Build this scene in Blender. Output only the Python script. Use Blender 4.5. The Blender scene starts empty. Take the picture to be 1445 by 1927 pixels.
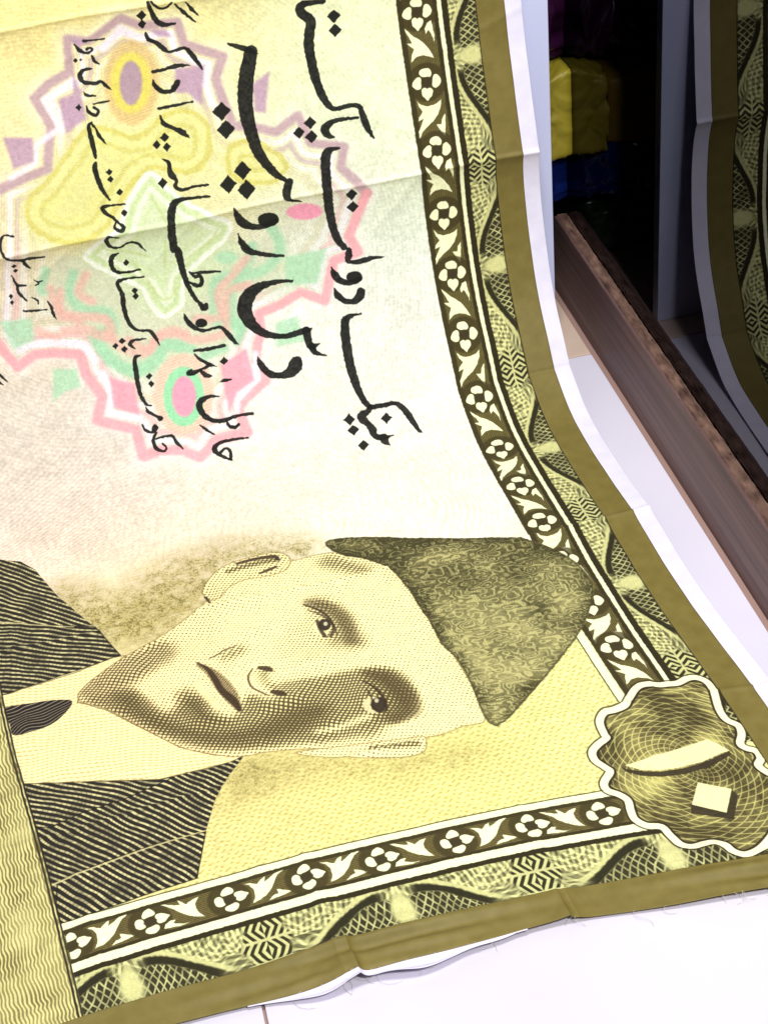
import bpy, bmesh, math, random
import numpy as np
from mathutils import Vector, Matrix, noise as mnoise

scene = bpy.context.scene
col = scene.collection
random.seed(7)
RNG = np.random.default_rng(11)

# ------------------------------------------------------------------ camera
cam_data = bpy.data.cameras.new("camera")
cam = bpy.data.objects.new("camera", cam_data)
col.objects.link(cam)
cam_data.sensor_fit = 'VERTICAL'
cam_data.sensor_height = 36.0
cam_data.lens = 60.25
cam_data.clip_start = 0.05
cam_data.clip_end = 50.0
cam.matrix_world = Matrix(((0.97106, 0.19989, -0.13074, 0.0),
                           (-0.22434, 0.57544, -0.78648, 0.0),
                           (-0.08198, 0.79304, 0.60363, 1.4),
                           (0, 0, 0, 1)))
scene.camera = cam

# ------------------------------------------------------------------ world and lamps (a shop's ceiling light, with an added fill)
world = bpy.data.worlds.new("World")
scene.world = world
world.use_nodes = True
bg = world.node_tree.nodes["Background"]
bg.inputs[0].default_value = (0.93, 0.95, 1.0, 1)
bg.inputs[1].default_value = 0.18


def area_lamp(name, loc, target, size, energy, colour):
    ld = bpy.data.lights.new(name, 'AREA')
    ld.shape = 'SQUARE'
    ld.size = size
    ld.energy = energy
    ld.color = colour
    lo = bpy.data.objects.new(name, ld)
    col.objects.link(lo)
    lo.location = loc
    lo.rotation_euler = (Vector(target) - Vector(loc)).to_track_quat('-Z', 'Y').to_euler()
    return lo


area_lamp("key_fill_lamp", (0.62, -0.45, 2.55), (0.4, 1.7, 0.1), 0.30, 74.0, (1.0, 0.99, 0.98))
area_lamp("key_fill_lamp", (0.25, 1.0, 2.65), (0.2, 1.75, 0.1), 0.5, 52.0, (0.985, 0.985, 1.0))  # added fill lamp, brightens the back floor and brings out the creases

scene.view_settings.view_transform = 'Standard'
scene.view_settings.look = 'None'
scene.view_settings.exposure = 0.0
scene.view_settings.gamma = 1.0
scene.view_settings.use_curve_mapping = False


# ------------------------------------------------------------------ helpers
def link(name, me, mat=None, parent=None):
    o = bpy.data.objects.new(name, me)
    col.objects.link(o)
    if mat is not None:
        me.materials.append(mat)
    if parent is not None:
        o.parent = parent
    return o


def empty(name, loc=(0, 0, 0)):
    o = bpy.data.objects.new(name, None)
    col.objects.link(o)
    o.location = loc
    o.empty_display_size = 0.05
    return o


def tag(o, label=None, cat=None, group=None, kind=None):
    if label: o["label"] = label
    if cat: o["category"] = cat
    if group: o["group"] = group
    if kind: o["kind"] = kind
    return o


def box_mesh(name, x0, x1, y0, y1, z0, z1, bevel=0.0, seg=2):
    bm = bmesh.new()
    bmesh.ops.create_cube(bm, size=1.0)
    for v in bm.verts:
        v.co = ((x0 + x1) / 2 + v.co.x * (x1 - x0), (y0 + y1) / 2 + v.co.y * (y1 - y0), (z0 + z1) / 2 + v.co.z * (z1 - z0))
    if bevel:
        bmesh.ops.bevel(bm, geom=bm.edges[:], offset=bevel, segments=seg, affect='EDGES', profile=0.5)
    me = bpy.data.meshes.new(name)
    bm.to_mesh(me)
    bm.free()
    return me


def material(name, colour, rough=0.5, spec=0.5):
    m = bpy.data.materials.new(name)
    m.use_nodes = True
    b = m.node_tree.nodes["Principled BSDF"]
    b.inputs["Base Color"].default_value = (*colour, 1)
    b.inputs["Roughness"].default_value = rough
    b.inputs["Specular IOR Level"].default_value = spec
    return m, m.node_tree, b


def noise_colour(nt, b, c1, c2, scale, vec_scale=(1, 1, 1), detail=5, lo=0.3, hi=0.7, bump=0.0, dist=0.002):
    tc = nt.nodes.new("ShaderNodeTexCoord")
    mp = nt.nodes.new("ShaderNodeMapping")
    mp.inputs["Scale"].default_value = vec_scale
    nz = nt.nodes.new("ShaderNodeTexNoise")
    nz.inputs["Scale"].default_value = scale
    nz.inputs["Detail"].default_value = detail
    cr = nt.nodes.new("ShaderNodeValToRGB")
    cr.color_ramp.elements[0].position = lo
    cr.color_ramp.elements[1].position = hi
    cr.color_ramp.elements[0].color = (*c1, 1)
    cr.color_ramp.elements[1].color = (*c2, 1)
    nt.links.new(tc.outputs["Object"], mp.inputs[0])
    nt.links.new(mp.outputs[0], nz.inputs["Vector"])
    nt.links.new(nz.outputs[0], cr.inputs[0])
    nt.links.new(cr.outputs[0], b.inputs["Base Color"])
    if bump:
        bp = nt.nodes.new("ShaderNodeBump")
        bp.inputs["Strength"].default_value = bump
        bp.inputs["Distance"].default_value = dist
        nt.links.new(nz.outputs[0], bp.inputs["Height"])
        nt.links.new(bp.outputs[0], b.inputs["Normal"])
    return nz, cr


def srgb(*c):
    return tuple(((x / 255) / 12.92 if x <= 10.3 else (((x / 255) + 0.055) / 1.055) ** 2.4) for x in c)


def sstep(x, a, b):
    x = np.clip((x - a) / (b - a), 0, 1)
    return x * x * (3 - 2 * x)


# ------------------------------------------------------------------ floor
grout, nt, b = material("grout", srgb(150, 120, 110), 0.8)
floor = link("floor", box_mesh("floor", -1.6, 0.7385, -1.2, 2.9, -0.05, -0.004), grout)
tag(floor, kind="structure")
tile_white, nt, b = material("white_tile", srgb(240, 235, 244), 0.22, 0.5)
noise_colour(nt, b, srgb(206, 201, 216), srgb(217, 211, 224), 3.0, detail=3)
sc = nt.nodes.new("ShaderNodeTexNoise"); sc.inputs["Scale"].default_value = 9.0; sc.inputs["Detail"].default_value = 8.0
rr_ = nt.nodes.new("ShaderNodeMapRange"); rr_.inputs[3].default_value = 0.24; rr_.inputs[4].default_value = 0.42
nt.links.new(sc.outputs[0], rr_.inputs[0]); nt.links.new(rr_.outputs[0], b.inputs["Roughness"])
tile_beige, nt, b = material("beige_tile", srgb(205, 183, 165), 0.3, 0.5)
noise_colour(nt, b, srgb(192, 168, 150), srgb(214, 192, 174), 6.0)
XS = [-1.282, -0.637, 0.008, 0.692]
YS = [-0.294, 0.906, 2.106]
for i in range(3):
    for j in range(2):
        link("floor_tile", box_mesh("floor_tile", XS[i] + 0.0015, XS[i + 1] - 0.0015, YS[j] + 0.0015, YS[j + 1] - 0.0015, -0.03, 0.0, 0.0012, 2), tile_white, floor)
    link("threshold_tile", box_mesh("threshold_tile", XS[i] + 0.0015, XS[i + 1] - 0.0015, 2.1075, 2.80, -0.03, -0.0005, 0.001, 2), tile_beige, floor)

# ------------------------------------------------------------------ white board behind the cloth
panel_mat, nt, b = material("white_laminate", srgb(206, 209, 236), 0.42, 0.4)
noise_colour(nt, b, srgb(190, 194, 226), srgb(205, 208, 235), 5.0, (1, 1, 0.15), detail=6)
tag(link("wall_panel", box_mesh("wall_panel", -1.2, 0.652, 2.1575, 2.180, 0.0, 1.30, 0.0012, 2), panel_mat),
    "tall white laminate board standing upright behind the hanging cloth", "panel")

# ------------------------------------------------------------------ dark recess beyond the board
shade_black, nt, b = material("recess_shade", (0.008, 0.007, 0.009), 0.8, 0.2)  # near-black colour stands in for the shade inside the recess
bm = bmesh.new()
for (x0, x1, y0, y1, z0, z1) in ((0.18, 0.76, 2.80, 2.83, 0.0, 1.3), (0.15, 0.18, 2.19, 2.83, 0.0, 1.3), (0.18, 0.733, 2.181, 2.80, 0.92, 0.94)):  # back, side and top added to keep ambient light out of the recess
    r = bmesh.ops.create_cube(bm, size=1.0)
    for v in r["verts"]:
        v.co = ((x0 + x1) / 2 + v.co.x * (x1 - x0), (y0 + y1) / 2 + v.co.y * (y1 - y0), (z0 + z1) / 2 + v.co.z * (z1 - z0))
me = bpy.data.meshes.new("recess_light_block")
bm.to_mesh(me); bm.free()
tag(link("recess_light_block", me, shade_black), kind="structure")

# ------------------------------------------------------------------ dark glass on its sill
glass = bpy.data.materials.new("dark_glass")
glass.use_nodes = True
nt = glass.node_tree
nt.nodes.remove(nt.nodes["Principled BSDF"])
gl = nt.nodes.new("ShaderNodeBsdfGlossy")                     # dark tinted film: gives back about a tenth of the light
gl.inputs["Roughness"].default_value = 0.0
gl.inputs["Color"].default_value = (0.105, 0.105, 0.115, 1)
nt.links.new(gl.outputs[0], nt.nodes["Material Output"].inputs["Surface"])
pane = link("glass_pane", box_mesh("glass_pane", 0.7335, 0.7395, 0.2, 2.79, 0.0, 1.30), glass)
tag(pane, "dark shiny glass pane mirroring the cloth edge above the brown sill", "glass")


def wood_board():
    root = empty("wooden_sill", (0.70, 1.3, 0.0))
    tag(root, "brown wooden sill board with a rough chipped top edge beside the white tiles", "sill")
    Y = np.arange(0.20, 2.3521, 0.004)
    # face
    face_mat, nt, b = material("brown_board", srgb(110, 85, 84), 0.5, 0.4)
    noise_colour(nt, b, srgb(78, 57, 56), srgb(116, 90, 87), 22.0, (0.6, 0.12, 6), detail=8, lo=0.28, hi=0.72, bump=0.15, dist=0.001)
    bm = bmesh.new()
    rows = []
    for y in Y:
        k = 0.0015 * mnoise.noise((y * 30, 3, 0)) + 0.001 * mnoise.noise((y * 120, 9, 0))
        top = 0.1015 + 0.005 * (y - 1.6) / 0.6 + k
        lean = 0.0115 / 0.1015
        pr = [(0.7000, y, -0.003), (0.7000 + lean * 0.02, y, 0.02), (0.7000 + lean * top * 0.5, y, top * 0.5), (0.7115, y, top - 0.003), (0.7122, y, top - 0.0004), (0.7165, y, top - 0.0012), (0.7165, y, -0.003)]
        rows.append([bm.verts.new(p) for p in pr])
    for a, c in zip(rows, rows[1:]):
        for i in range(6):
            bm.faces.new((a[i], c[i], c[i + 1], a[i + 1]))
    bm.faces.new(list(reversed(rows[0]))); bm.faces.new(rows[-1])
    bmesh.ops.recalc_face_normals(bm, faces=bm.faces[:])
    me = bpy.data.meshes.new("board_face"); bm.to_mesh(me); bm.free()
    f = link("board_face", me, face_mat, root)
    f.location = (-0.70, -1.3, 0)
    # broken top
    top_mat, nt, b = material("raw_chipboard", srgb(120, 92, 80), 0.9, 0.2)
    noise_colour(nt, b, srgb(58, 40, 34), srgb(132, 102, 88), 90.0, (1, 0.35, 1), detail=10, lo=0.3, hi=0.72, bump=0.5, dist=0.002)
    bm = bmesh.new()
    rows = []
    for y in Y:
        top = 0.1015 + 0.005 * (y - 1.6) / 0.6
        row = []
        for i in range(9):
            q = i / 8
            x = 0.7160 + 0.0165 * q + (0.0012 * mnoise.noise((y * 31, 5, 0)) + 0.0008 * mnoise.noise((y * 97, 8, 1)) if i == 8 else 0)
            z = top + 0.0012 * mnoise.noise((x * 120, y * 22, 2)) + 0.0010 * mnoise.noise((x * 300, y * 90, 4)) + 0.0006
            if i in (0,): z -= 0.003
            row.append(bm.verts.new((x, y, z)))
        row.append(bm.verts.new((0.7325, y, -0.003)))
        rows.append(row)
    for a, c in zip(rows, rows[1:]):
        for i in range(9):
            bm.faces.new((a[i], a[i + 1], c[i + 1], c[i]))
    bmesh.ops.recalc_face_normals(bm, faces=bm.faces[:])
    me = bpy.data.meshes.new("chipped_edge"); bm.to_mesh(me); bm.free()
    f = link("chipped_edge", me, top_mat, root)
    f["label"] = "rough chipped raw edge along the top of the board"
    f.location = (-0.70, -1.3, 0)
    # splinters standing off the broken edge
    for k in range(14):
        y = random.uniform(1.42, 2.26)
        z = 0.1035 + 0.005 * (y - 1.6) / 0.6
        L = random.uniform(0.004, 0.010)
        a = random.uniform(-0.9, 0.9)
        bm = bmesh.new()
        x = random.choice((0.7175, 0.7285))
        p = [(x, y - 0.0015, z - 0.003), (x + 0.001, y + 0.0015, z - 0.003), (x - 0.001, y + 0.0015, z - 0.002), (x + 0.002 * math.cos(a), y + L * math.sin(a) * .6, z + L * .6)]
        v = [bm.verts.new(q) for q in p]
        for t in ((0, 1, 3), (1, 2, 3), (2, 0, 3), (0, 2, 1)):
            bm.faces.new([v[i] for i in t])
        me = bpy.data.meshes.new("splinter"); bm.to_mesh(me); bm.free()
        f = link("splinter", me, top_mat, root)
        f.location = (-0.70, -1.3, 0)


wood_board()


# ------------------------------------------------------------------ bags in the recess
def bag(name, lo, hi, colour, label, seed, rough=0.25, amp=0.012, boxy=5.0, gable=0.0, freq=16.0):
    cx, cy, cz = [(p + q) / 2 for p, q in zip(lo, hi)]
    hx, hy, hz = [(q - p) / 2 for p, q in zip(lo, hi)]
    bm = bmesh.new()
    bmesh.ops.create_cube(bm, size=2.0)
    bmesh.ops.subdivide_edges(bm, edges=bm.edges[:], cuts=39, use_grid_fill=True)
    for v in bm.verts:
        p = v.co.copy()
        n = (abs(p.x) ** boxy + abs(p.y) ** boxy + abs(p.z) ** boxy) ** (1 / boxy)
        d = p / n
        q = Vector((d.x * hx, d.y * hy, d.z * hz))
        s = Vector((q.x * freq + seed * 3.1, q.y * freq, q.z * freq + seed))
        wp = mnoise.noise_vector(s * 0.7) * 0.6
        dist, _ = mnoise.voronoi(s + wp)
        r = dist[1] - dist[0]                                 # flat facets meeting in sharp creases
        dist2, _ = mnoise.voronoi((s + wp) * 2.1 + Vector((5, 1, 2)))
        r2 = dist2[1] - dist2[0]
        k = min(1.0, r * 1.6) * 0.7 + min(1.0, r2 * 1.6) * 0.3
        q -= d.normalized() * amp * (1.0 - k)
        if gable and d.z > 0.55:
            q.z -= gable * hz * 2 * (abs(q.x - hx) / (2 * hx)) * (d.z - 0.55) / 0.45
        if d.x > 0.9: q.x = hx * (d.x if boxy < 8 else 1.0)
        v.co = q
    zmin = min(v.co.z for v in bm.verts)
    for v in bm.verts: v.co.z -= zmin
    bmesh.ops.recalc_face_normals(bm, faces=bm.faces[:])
    me = bpy.data.meshes.new(name); bm.to_mesh(me); bm.free()
    m, nt, b = material(name + "_sheet", colour, rough, 0.5)
    o = link(name, me, m)
    o.location = (cx, cy, lo[2])
    for p in me.polygons: p.use_smooth = True
    tag(o, label, "bag")
    return o


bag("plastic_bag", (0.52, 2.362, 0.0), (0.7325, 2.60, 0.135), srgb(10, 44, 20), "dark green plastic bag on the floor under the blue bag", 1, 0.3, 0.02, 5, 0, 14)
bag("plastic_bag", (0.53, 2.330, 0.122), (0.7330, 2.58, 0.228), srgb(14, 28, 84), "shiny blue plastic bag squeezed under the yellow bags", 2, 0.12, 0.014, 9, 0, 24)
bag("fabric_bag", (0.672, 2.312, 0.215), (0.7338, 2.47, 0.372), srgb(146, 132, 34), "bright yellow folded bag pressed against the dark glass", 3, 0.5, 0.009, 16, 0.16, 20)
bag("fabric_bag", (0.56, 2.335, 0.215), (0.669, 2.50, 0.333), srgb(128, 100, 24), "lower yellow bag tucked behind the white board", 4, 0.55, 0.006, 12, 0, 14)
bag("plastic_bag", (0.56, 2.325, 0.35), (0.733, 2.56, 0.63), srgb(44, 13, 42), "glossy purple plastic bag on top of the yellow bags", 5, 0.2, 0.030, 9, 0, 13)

# traced outlines of the print, in millimetres of cloth (A, V) or with a pen width (A, V, w)
INK = {
 'ink': [
  [(233.8,1600,6),(247.9,1601.5,7.2),(259.9,1601.3,10.8),(265.4,1596.1,12),(261.9,1586.9,13.2),(253.8,1576.7,13.2),(259.5,1555.7,13.2),(261.4,1536.4,13.2),(261,1516.7,12.6),(258.6,1493.9,11.7),(253.5,1473,10.3),(247,1460.5,7.9),(239,1456.4,6.1),(224,1457.2,5.9),(209.6,1453.9,6.4),(206.6,1441.2,8.7),(203.7,1427.8,9),(199.5,1414.2,5.5),(195.5,1406.9,1.5)],
  [(213.1,1439.4,4),(229.1,1440.5,5),(246.6,1440.1,6.9),(256,1435.6,11.1),(259.2,1431.2,11.2),(255.6,1422.8,7.5),(248.7,1419.3,2)],
  [(243.7,1403.1,2.5),(255,1403.3,7.5),(262.8,1398.4,12.5),(266.6,1380.9,13.1),(268.8,1360.3,13.2),(270.1,1339.2,12.9),(270,1314.5,12),(268.7,1289.4,11),(264.9,1272.1,9.9),(258.1,1258.4,8.3)],
  [(252.5,1253.2,8.3),(253.8,1245.3,9.9),(256.4,1237.6,5.2),(240.1,1234.2,7.8),(224.4,1234.9,6.5),(206.4,1233.3,2.1)],
  [(362.5,1567.3,3.3),(347.6,1559.6,6.7),(336.8,1553.6,7.1),(328.2,1547.9,2.4)],
  [(335.9,1551.8,16.7),(343,1532.3,19.1),(349.7,1511.5,19.7),(354.8,1487.7,19.3),(355.8,1462.9,18.2),(353.9,1439.8,16.2),(350.4,1418.7,14.3),(342.5,1400.3,12.4),(332.8,1385.3,10),(323.3,1375.5,6.3)],
  [(317.7,1371.7,10.1),(321.6,1363.3,11.4),(324.5,1353.3,10.2),(319.3,1346.9,5.1),(306.4,1341.4,2.1)],
  [(396.4,1352.4,1.3),(393.5,1338.3,8.9),(387.1,1324.7,12.9),(374.7,1316.5,9),(359.9,1314.7,7.8),(346.6,1318.7,9.1)],
  [(397,1311.2,1.3),(394.4,1297.4,7.8),(388.1,1283.6,10.3),(374.4,1275.2,7.2),(357.7,1268.8,5.7),(342.6,1264.8,3.6)],
  [(336.8,1226,3.6),(349.6,1228.8,5.7),(370.1,1229.2,9),(388.9,1225.1,15.5),(402.7,1213.2,20.1),(408.3,1198.3,20),(405.2,1181.7,17.4),(395.5,1166.3,12.8),(379.7,1155.4,9),(360,1150.2,7.7),(344.2,1151.3,8.2),(330.9,1152.5,8.2),(324.2,1153.2,3.1)],
  [(330.9,1152.5,11.6),(331.1,1139.2,10.3),(328.3,1128,9.3),(317.3,1130.4,1.5)],
  [(328.3,1128,10.3),(325,1119.3,7.7),(318.2,1114.6,3.9),(310.4,1111.9,1.3)],
  [(404.6,1129.8,1.3),(402.3,1117.3,9),(393.7,1103.5,10.3),(379.4,1097.7,9),(366.2,1098.8,14.2),(356.7,1106.1,19.3),(352.9,1111.4,16)],
  [(280.3,1234.3,1.3),(277.3,1221.5,10.4),(270.1,1211.3,9.1),(257.9,1206.5,7.8),(244.4,1209,7.8)],
  [(281.9,1203.5,2.1),(278.8,1192.1,9.1),(270.2,1182.3,7.8),(257.6,1179.6,9.1),(248.8,1184.5,13),(246.4,1190.6,12.5)],
  [(252.2,1159.8,2.1),(266.7,1159.6,6.5),(275.2,1153.9,11.7),(278.9,1136.1,12.9),(281.2,1109.9,13),(281.5,1085.8,12.5),(279.2,1061.1,10.9),(274.5,1041.3,8.8),(266.8,1029.3,6.8),(248.8,1027.4,6.3),(230.6,1026.1,6.3),(222.6,1015.9,9.1),(217,997.1,9.2),(211.7,977.5,5.6),(208,971.8,1.7)],
  [(267,1028.7,6.8),(272.3,1023.1,7.9),(281.1,1019.5,11.9),(282.4,1014.1,12),(276.2,1002.6,9.4),(273.4,993,10.9),(273.2,983.9,9.6),(264.5,977,9.7),(247.4,977.3,1.4)],
  [(262.1,976.4,13.9),(261.6,968.3,8.4),(256.2,960.9,1.4)],
  [(451.7,1641.2,4.6),(448.8,1626.1,6.5),(445.2,1614.4,7),(437.1,1607.9,5.9),(423.3,1607,2.4)],
  [(447,1641.6,3.7),(439.6,1631.7,3.7),(430.4,1631.1,3.7),(423.5,1637.1,3.3)],
  [(419.5,1633.9,1.9),(409.5,1618.6,4.7),(398,1604.1,1.4)],
  [(405.6,1633.7,1.9),(399.6,1621.6,4.7),(392.1,1610.9,1.4)],
  [(461.6,1601.6,2.3),(459.9,1592.6,5.9),(450.7,1585.9,5.9),(444.1,1577.3,6.6),(437.1,1571.1,3.5),(418,1572.3,4.7),(410.4,1562.3,6.1),(405.4,1551.6,5.7),(400.4,1540.4,1.9)],
  [(462.8,1549.1,4.2),(446.1,1549.6,4.2),(431.6,1551.2,5.9),(416.6,1548.8,1.9)],
  [(465,1538.6,1.9),(463.2,1529.7,6.6),(456.6,1521.8,5.9),(445,1520,5.9),(437.8,1526,8.3),(434.6,1530.3,5.9)],
  [(465.2,1500.5,3.8),(444.2,1500.6,3.8),(421.3,1501.1,2.4)],
  [(465.2,1491.4,1.2),(462.8,1480.2,6),(452.4,1472,4.3),(443,1465.1,8.4),(434.2,1454.6,1.5)],
  [(474.6,1434.8,1.5),(467.4,1428.3,5.4),(468,1419.5,6.4),(467.2,1411.6,8.6),(462.8,1403,4.9),(465.5,1395.7,5.4),(458.2,1389.5,4.5),(439.6,1390.4,4),(422.7,1389,3)],
  [(424.4,1373.6,2.5),(442.6,1375.3,4),(462,1376.7,6.2),(472.7,1372.4,10),(479.6,1356.7,10.5),(483,1333.2,10.7),(484.1,1308.7,10.8),(480.1,1303.5,10.3),(479.3,1275.9,8.7),(476.9,1250.9,7.2),(470.9,1230.6,5.6),(465.5,1220,5.6),(461.7,1213.8,10.2),(458.4,1217.1,6.4)],
  [(538.6,1605.4,3.3),(528.5,1604.2,2.8),(512.9,1603.4,1.9)],
  [(550.7,1602.8,1.4),(546.7,1594.7,4.7),(538.8,1588.3,3.3),(531.4,1590.5,3.3),(532.8,1594.5,3.3),(537.8,1593,3.3)],
  [(532.9,1583.4,3.3),(531.1,1575.7,3.7),(526.2,1571.1,1.4)],
  [(536.5,1567,2.3),(548.2,1566.8,5.1),(553.1,1560.5,5.6),(549.3,1551.2,5.1),(536.1,1547.4,4.2),(528.9,1548.5,3.7),(524.3,1542.7,4.7),(518.8,1535.5,1.4)],
  [(553.1,1539.8,1.4),(549.7,1534.2,3.8),(539.7,1531.5,2.3)],
  [(544.3,1521.7,2.4),(524.1,1521.9,1.9)],
  [(553.7,1521.5,1.4),(553,1514,4.7),(545.3,1506.4,3.8),(540.6,1511.6,3.8),(545.2,1517.4,3.3)],
  [(551.7,1499,2.8),(556.9,1495.1,5.2),(557.1,1480.3,6.2),(556.9,1465.3,6.2),(557.4,1452.8,3.4)],
  [(552.1,1497.1,3.3),(548.2,1488.4,3.3),(545.7,1478,4.8),(539.8,1467.3,1.4)],
  [(558.4,1448,2.4),(561.2,1441,6.3),(561,1425.7,6.8),(558.5,1409.8,5.4),(552.1,1395,2.5)],
  [(534.8,1385.4,2.5),(552.6,1387.3,3),(563.8,1386.3,5.9),(560.8,1377.8,4.9),(553.7,1371.1,4.5),(548.1,1363.3,3.5),(542.5,1355.5,4.5),(548.1,1352.1,4),(554.1,1358,3.5),(550.2,1365.1,2.5)],
  [(552.5,1342.9,1.5),(563.8,1347.5,4),(568.8,1341,5.5),(564.9,1330.6,4.6),(553.5,1326.8,3.6),(542.7,1331.2,3),(530.9,1328.6,4.1),(520.7,1311.9,1.5)],
  [(557.8,1318.1,2.5),(566,1314.4,6.1),(569.7,1302.9,6.6),(566.1,1291.1,5.1),(552.1,1286.6,4.1),(534.6,1286.9,2.6)],
  [(470.6,1269.1,2),(464.8,1260.5,5.1),(458.5,1260.5,5.6),(456.4,1251.9,5.6),(462.6,1246.4,5.6),(471.5,1252.4,4.6),(477,1256.4,3.6)],
  [(468.6,1266.7,2.6),(451.4,1264.4,4.6),(430.5,1261.2,2.6)],
  [(490.1,1211.9,1.3),(488.3,1202.2,6.4),(481.9,1190.1,6.4),(470.8,1182.4,5.1),(460.7,1181.6,3.8),(445.3,1181.7,4.6),(437.5,1170,6.6),(431.1,1158,5.6),(426.3,1152.7,1.5)],
  [(486.7,1156.1,3.6),(469,1155,5.1),(445.8,1155.3,4.1)],
  [(487.7,1151.6,1.5),(482,1142.5,4.6),(471.2,1133.5,4.6),(462.1,1128.1,1.5)],
  [(471.5,1132.2,5.1),(482.4,1129.3,4.1),(493.3,1126.4,6.4),(501,1126.7,7.1),(497.6,1130.5,3.6)],
  [(485.4,1127.3,4.6),(479.5,1119.4,6.4),(472.4,1116.6,3.1)],
  [(463.2,1106.1,2),(454.1,1106.8,5.1),(446.9,1106.3,1.5)],
  [(468.5,1086.5,2),(481.2,1089.3,4.6),(492.2,1086.4,8.2),(497.6,1079.6,8.9),(494.3,1065.6,8.2),(483.8,1055.3,6.4),(469.1,1052.1,5.6),(450.4,1054.6,4.6),(428.8,1053.3,3.6)],
  [(465.7,1050,3.6),(463.5,1042.8,4.6),(456.4,1039.9,5.6),(450.6,1042.6,3.6)],
  [(502.9,1052.9,2),(494.3,1043,4.1),(485.2,1035.6,1.5)],
  [(442.4,1022.3,2.6),(462.6,1024.2,4.2),(480.7,1023.7,5.7),(489.6,1018.8,7.3),(490.2,1010.5,6.6),(481.1,999.7,4.8),(472.3,993.1,3.2)],
  [(484.1,1009.1,4.2),(475.5,1012.7,3.7),(470.7,1005.9,4.8),(473.2,994.8,4.8)],
  [(532.1,1275.1,2.5),(551.6,1277.5,3.1),(565.7,1275.7,5.6),(567.4,1267.9,5.1),(564.9,1256.6,6.1),(566.6,1240.7,6.6),(566.3,1221.8,6.1),(562,1207.4,5.1),(553.4,1200.2,3.5),(541.4,1197.6,4.1),(535.8,1188.4,5.1),(530.9,1173.6,1.5)],
  [(547.5,1187,2.5),(563.6,1188.6,3.5),(570.2,1184,5.1),(565,1176.7,2)],
  [(559.8,1165.8,2),(567.9,1163.6,5.6),(570.7,1145.8,6.6),(572.3,1127.7,6.1),(571.4,1109.1,5.1),(566.7,1096.1,3.5),(560.2,1093.4,1.5)],
  [(568.8,1092.6,1.5),(566.6,1085.5,4.6),(558,1078.3,3.5),(552.8,1073.2,7.1)],
  [(579.1,1069.8,1.5),(575.9,1061.2,4),(568,1056.8,3.5),(562.9,1062.3,9.1)],
  [(563.4,1054.4,3.5),(569.4,1045.2,4.6),(568,1034.2,5.1),(559.2,1028.1,3.6),(554.4,1032.4,3.6),(558.1,1038.6,3.1)],
  [(565.2,1046.9,2.5),(544.7,1047.1,3.6),(539.3,1037.1,4.6),(532.7,1026.6,1.5)],
  [(683,1372,2.2),(694,1375.7,2.7),(700.1,1370.5,3.4),(703.3,1357.9,3),(698.1,1344.7,3.5),(685,1339.1,4),(668.2,1338.2,4),(651.8,1335.9,2)],
  [(680.4,1338.1,4),(677.6,1329.3,5),(673.1,1322.9,1.5)],
  [(699,1316.3,2),(695.3,1301.7,3.5),(685.1,1298.1,2)],
  [(695.9,1299.1,3.5),(696.6,1291.1,4),(692.7,1282,3.5),(688.5,1274.3,1.5)],
  [(673.7,1305.1,1.3),(668.8,1299.9,2.5),(662.7,1299.9,1.5)],
  [(672.4,1295.2,2.5),(668.3,1297.1,2),(669.7,1301.5,2)],
  [(681.4,1278.1,1.3),(675.3,1272.7,2.5),(675.4,1267.3,2)],
  [(696.1,1261.1,2.5),(680.1,1258.1,3),(666.8,1256.8,1.5)],
  [(662.9,1267.8,1.5),(660.2,1258.6,3.5),(660,1249.1,4),(657.5,1240.4,1.3)],
  [(748.8,1179.3,3.5),(740.6,1167,1.5)],
  [(751.5,1168.1,3.5),(747.4,1164.6,2)],
 ],
 'fill': [
  [(222.3,1587),(214.7,1577.3),(224.2,1568.7),(232.2,1578.6)],
  [(223.3,1568),(215.7,1558.4),(225.3,1549.7),(233.3,1559.6)],
  [(275.2,1453.6),(268.1,1444.2),(277.5,1435.8),(285.1,1445.6)],
  [(292,1442.3),(285.5,1433.6),(294.1,1425.9),(301,1434.8)],
  [(276.7,1434.9),(269.5,1425.4),(278.9,1416.9),(286.5,1426.7)],
  [(236.8,1345.4),(229.7,1335.8),(238.7,1327.3),(246.1,1337.3)],
  [(237.1,1325.6),(229.9,1315.9),(239,1307.3),(246.5,1317.4)],
  [(385.1,1494.1),(375.3,1480.8),(388.9,1468.9),(399.2,1482.6)],
  [(383.8,1469.4),(373.9,1456),(387.6,1444),(398,1457.9)],
  [(373.2,1411),(363.6,1397.6),(376.9,1385.8),(387,1399.6)],
  [(395.2,1396.3),(386,1383.4),(398.8,1372),(408.5,1385.3)],
  [(373,1385.5),(362.9,1371.4),(376.8,1358.9),(387.4,1373.5)],
  [(339.4,1319.9),(341.2,1315.8),(344.8,1312.9),(349.8,1311.4),(355.4,1311.8),(360.6,1313.8),(364.8,1317.2),(367.2,1321.5),(367.6,1325.9),(365.8,1330),(362.1,1332.9),(357.2,1334.3),(351.6,1334),(346.4,1332),(342.2,1328.6),(339.8,1324.4)],
  [(240.2,1210.8),(241.6,1207.8),(244.5,1205.7),(248.5,1204.6),(253,1204.9),(257.2,1206.5),(260.5,1209.1),(262.5,1212.3),(262.8,1215.6),(261.3,1218.7),(258.4,1220.9),(254.5,1221.9),(250,1221.6),(245.8,1220),(242.4,1217.5),(240.5,1214.2)],
  [(297.8,1026.3),(291.5,1016.5),(301.7,1008.1),(308.3,1018.3)],
  [(297.1,1008.1),(291.3,998.5),(301,990.2),(307.1,1000.3)],
  [(289.9,980.1),(284.4,969.8),(294.3,960.7),(300,971.6)],
  [(247.7,1016),(241.9,1006.6),(251.6,998.4),(257.7,1008.3)],
  [(461.3,1633.3),(455.9,1625.9),(463.5,1619.1),(469.1,1626.8)],
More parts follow.
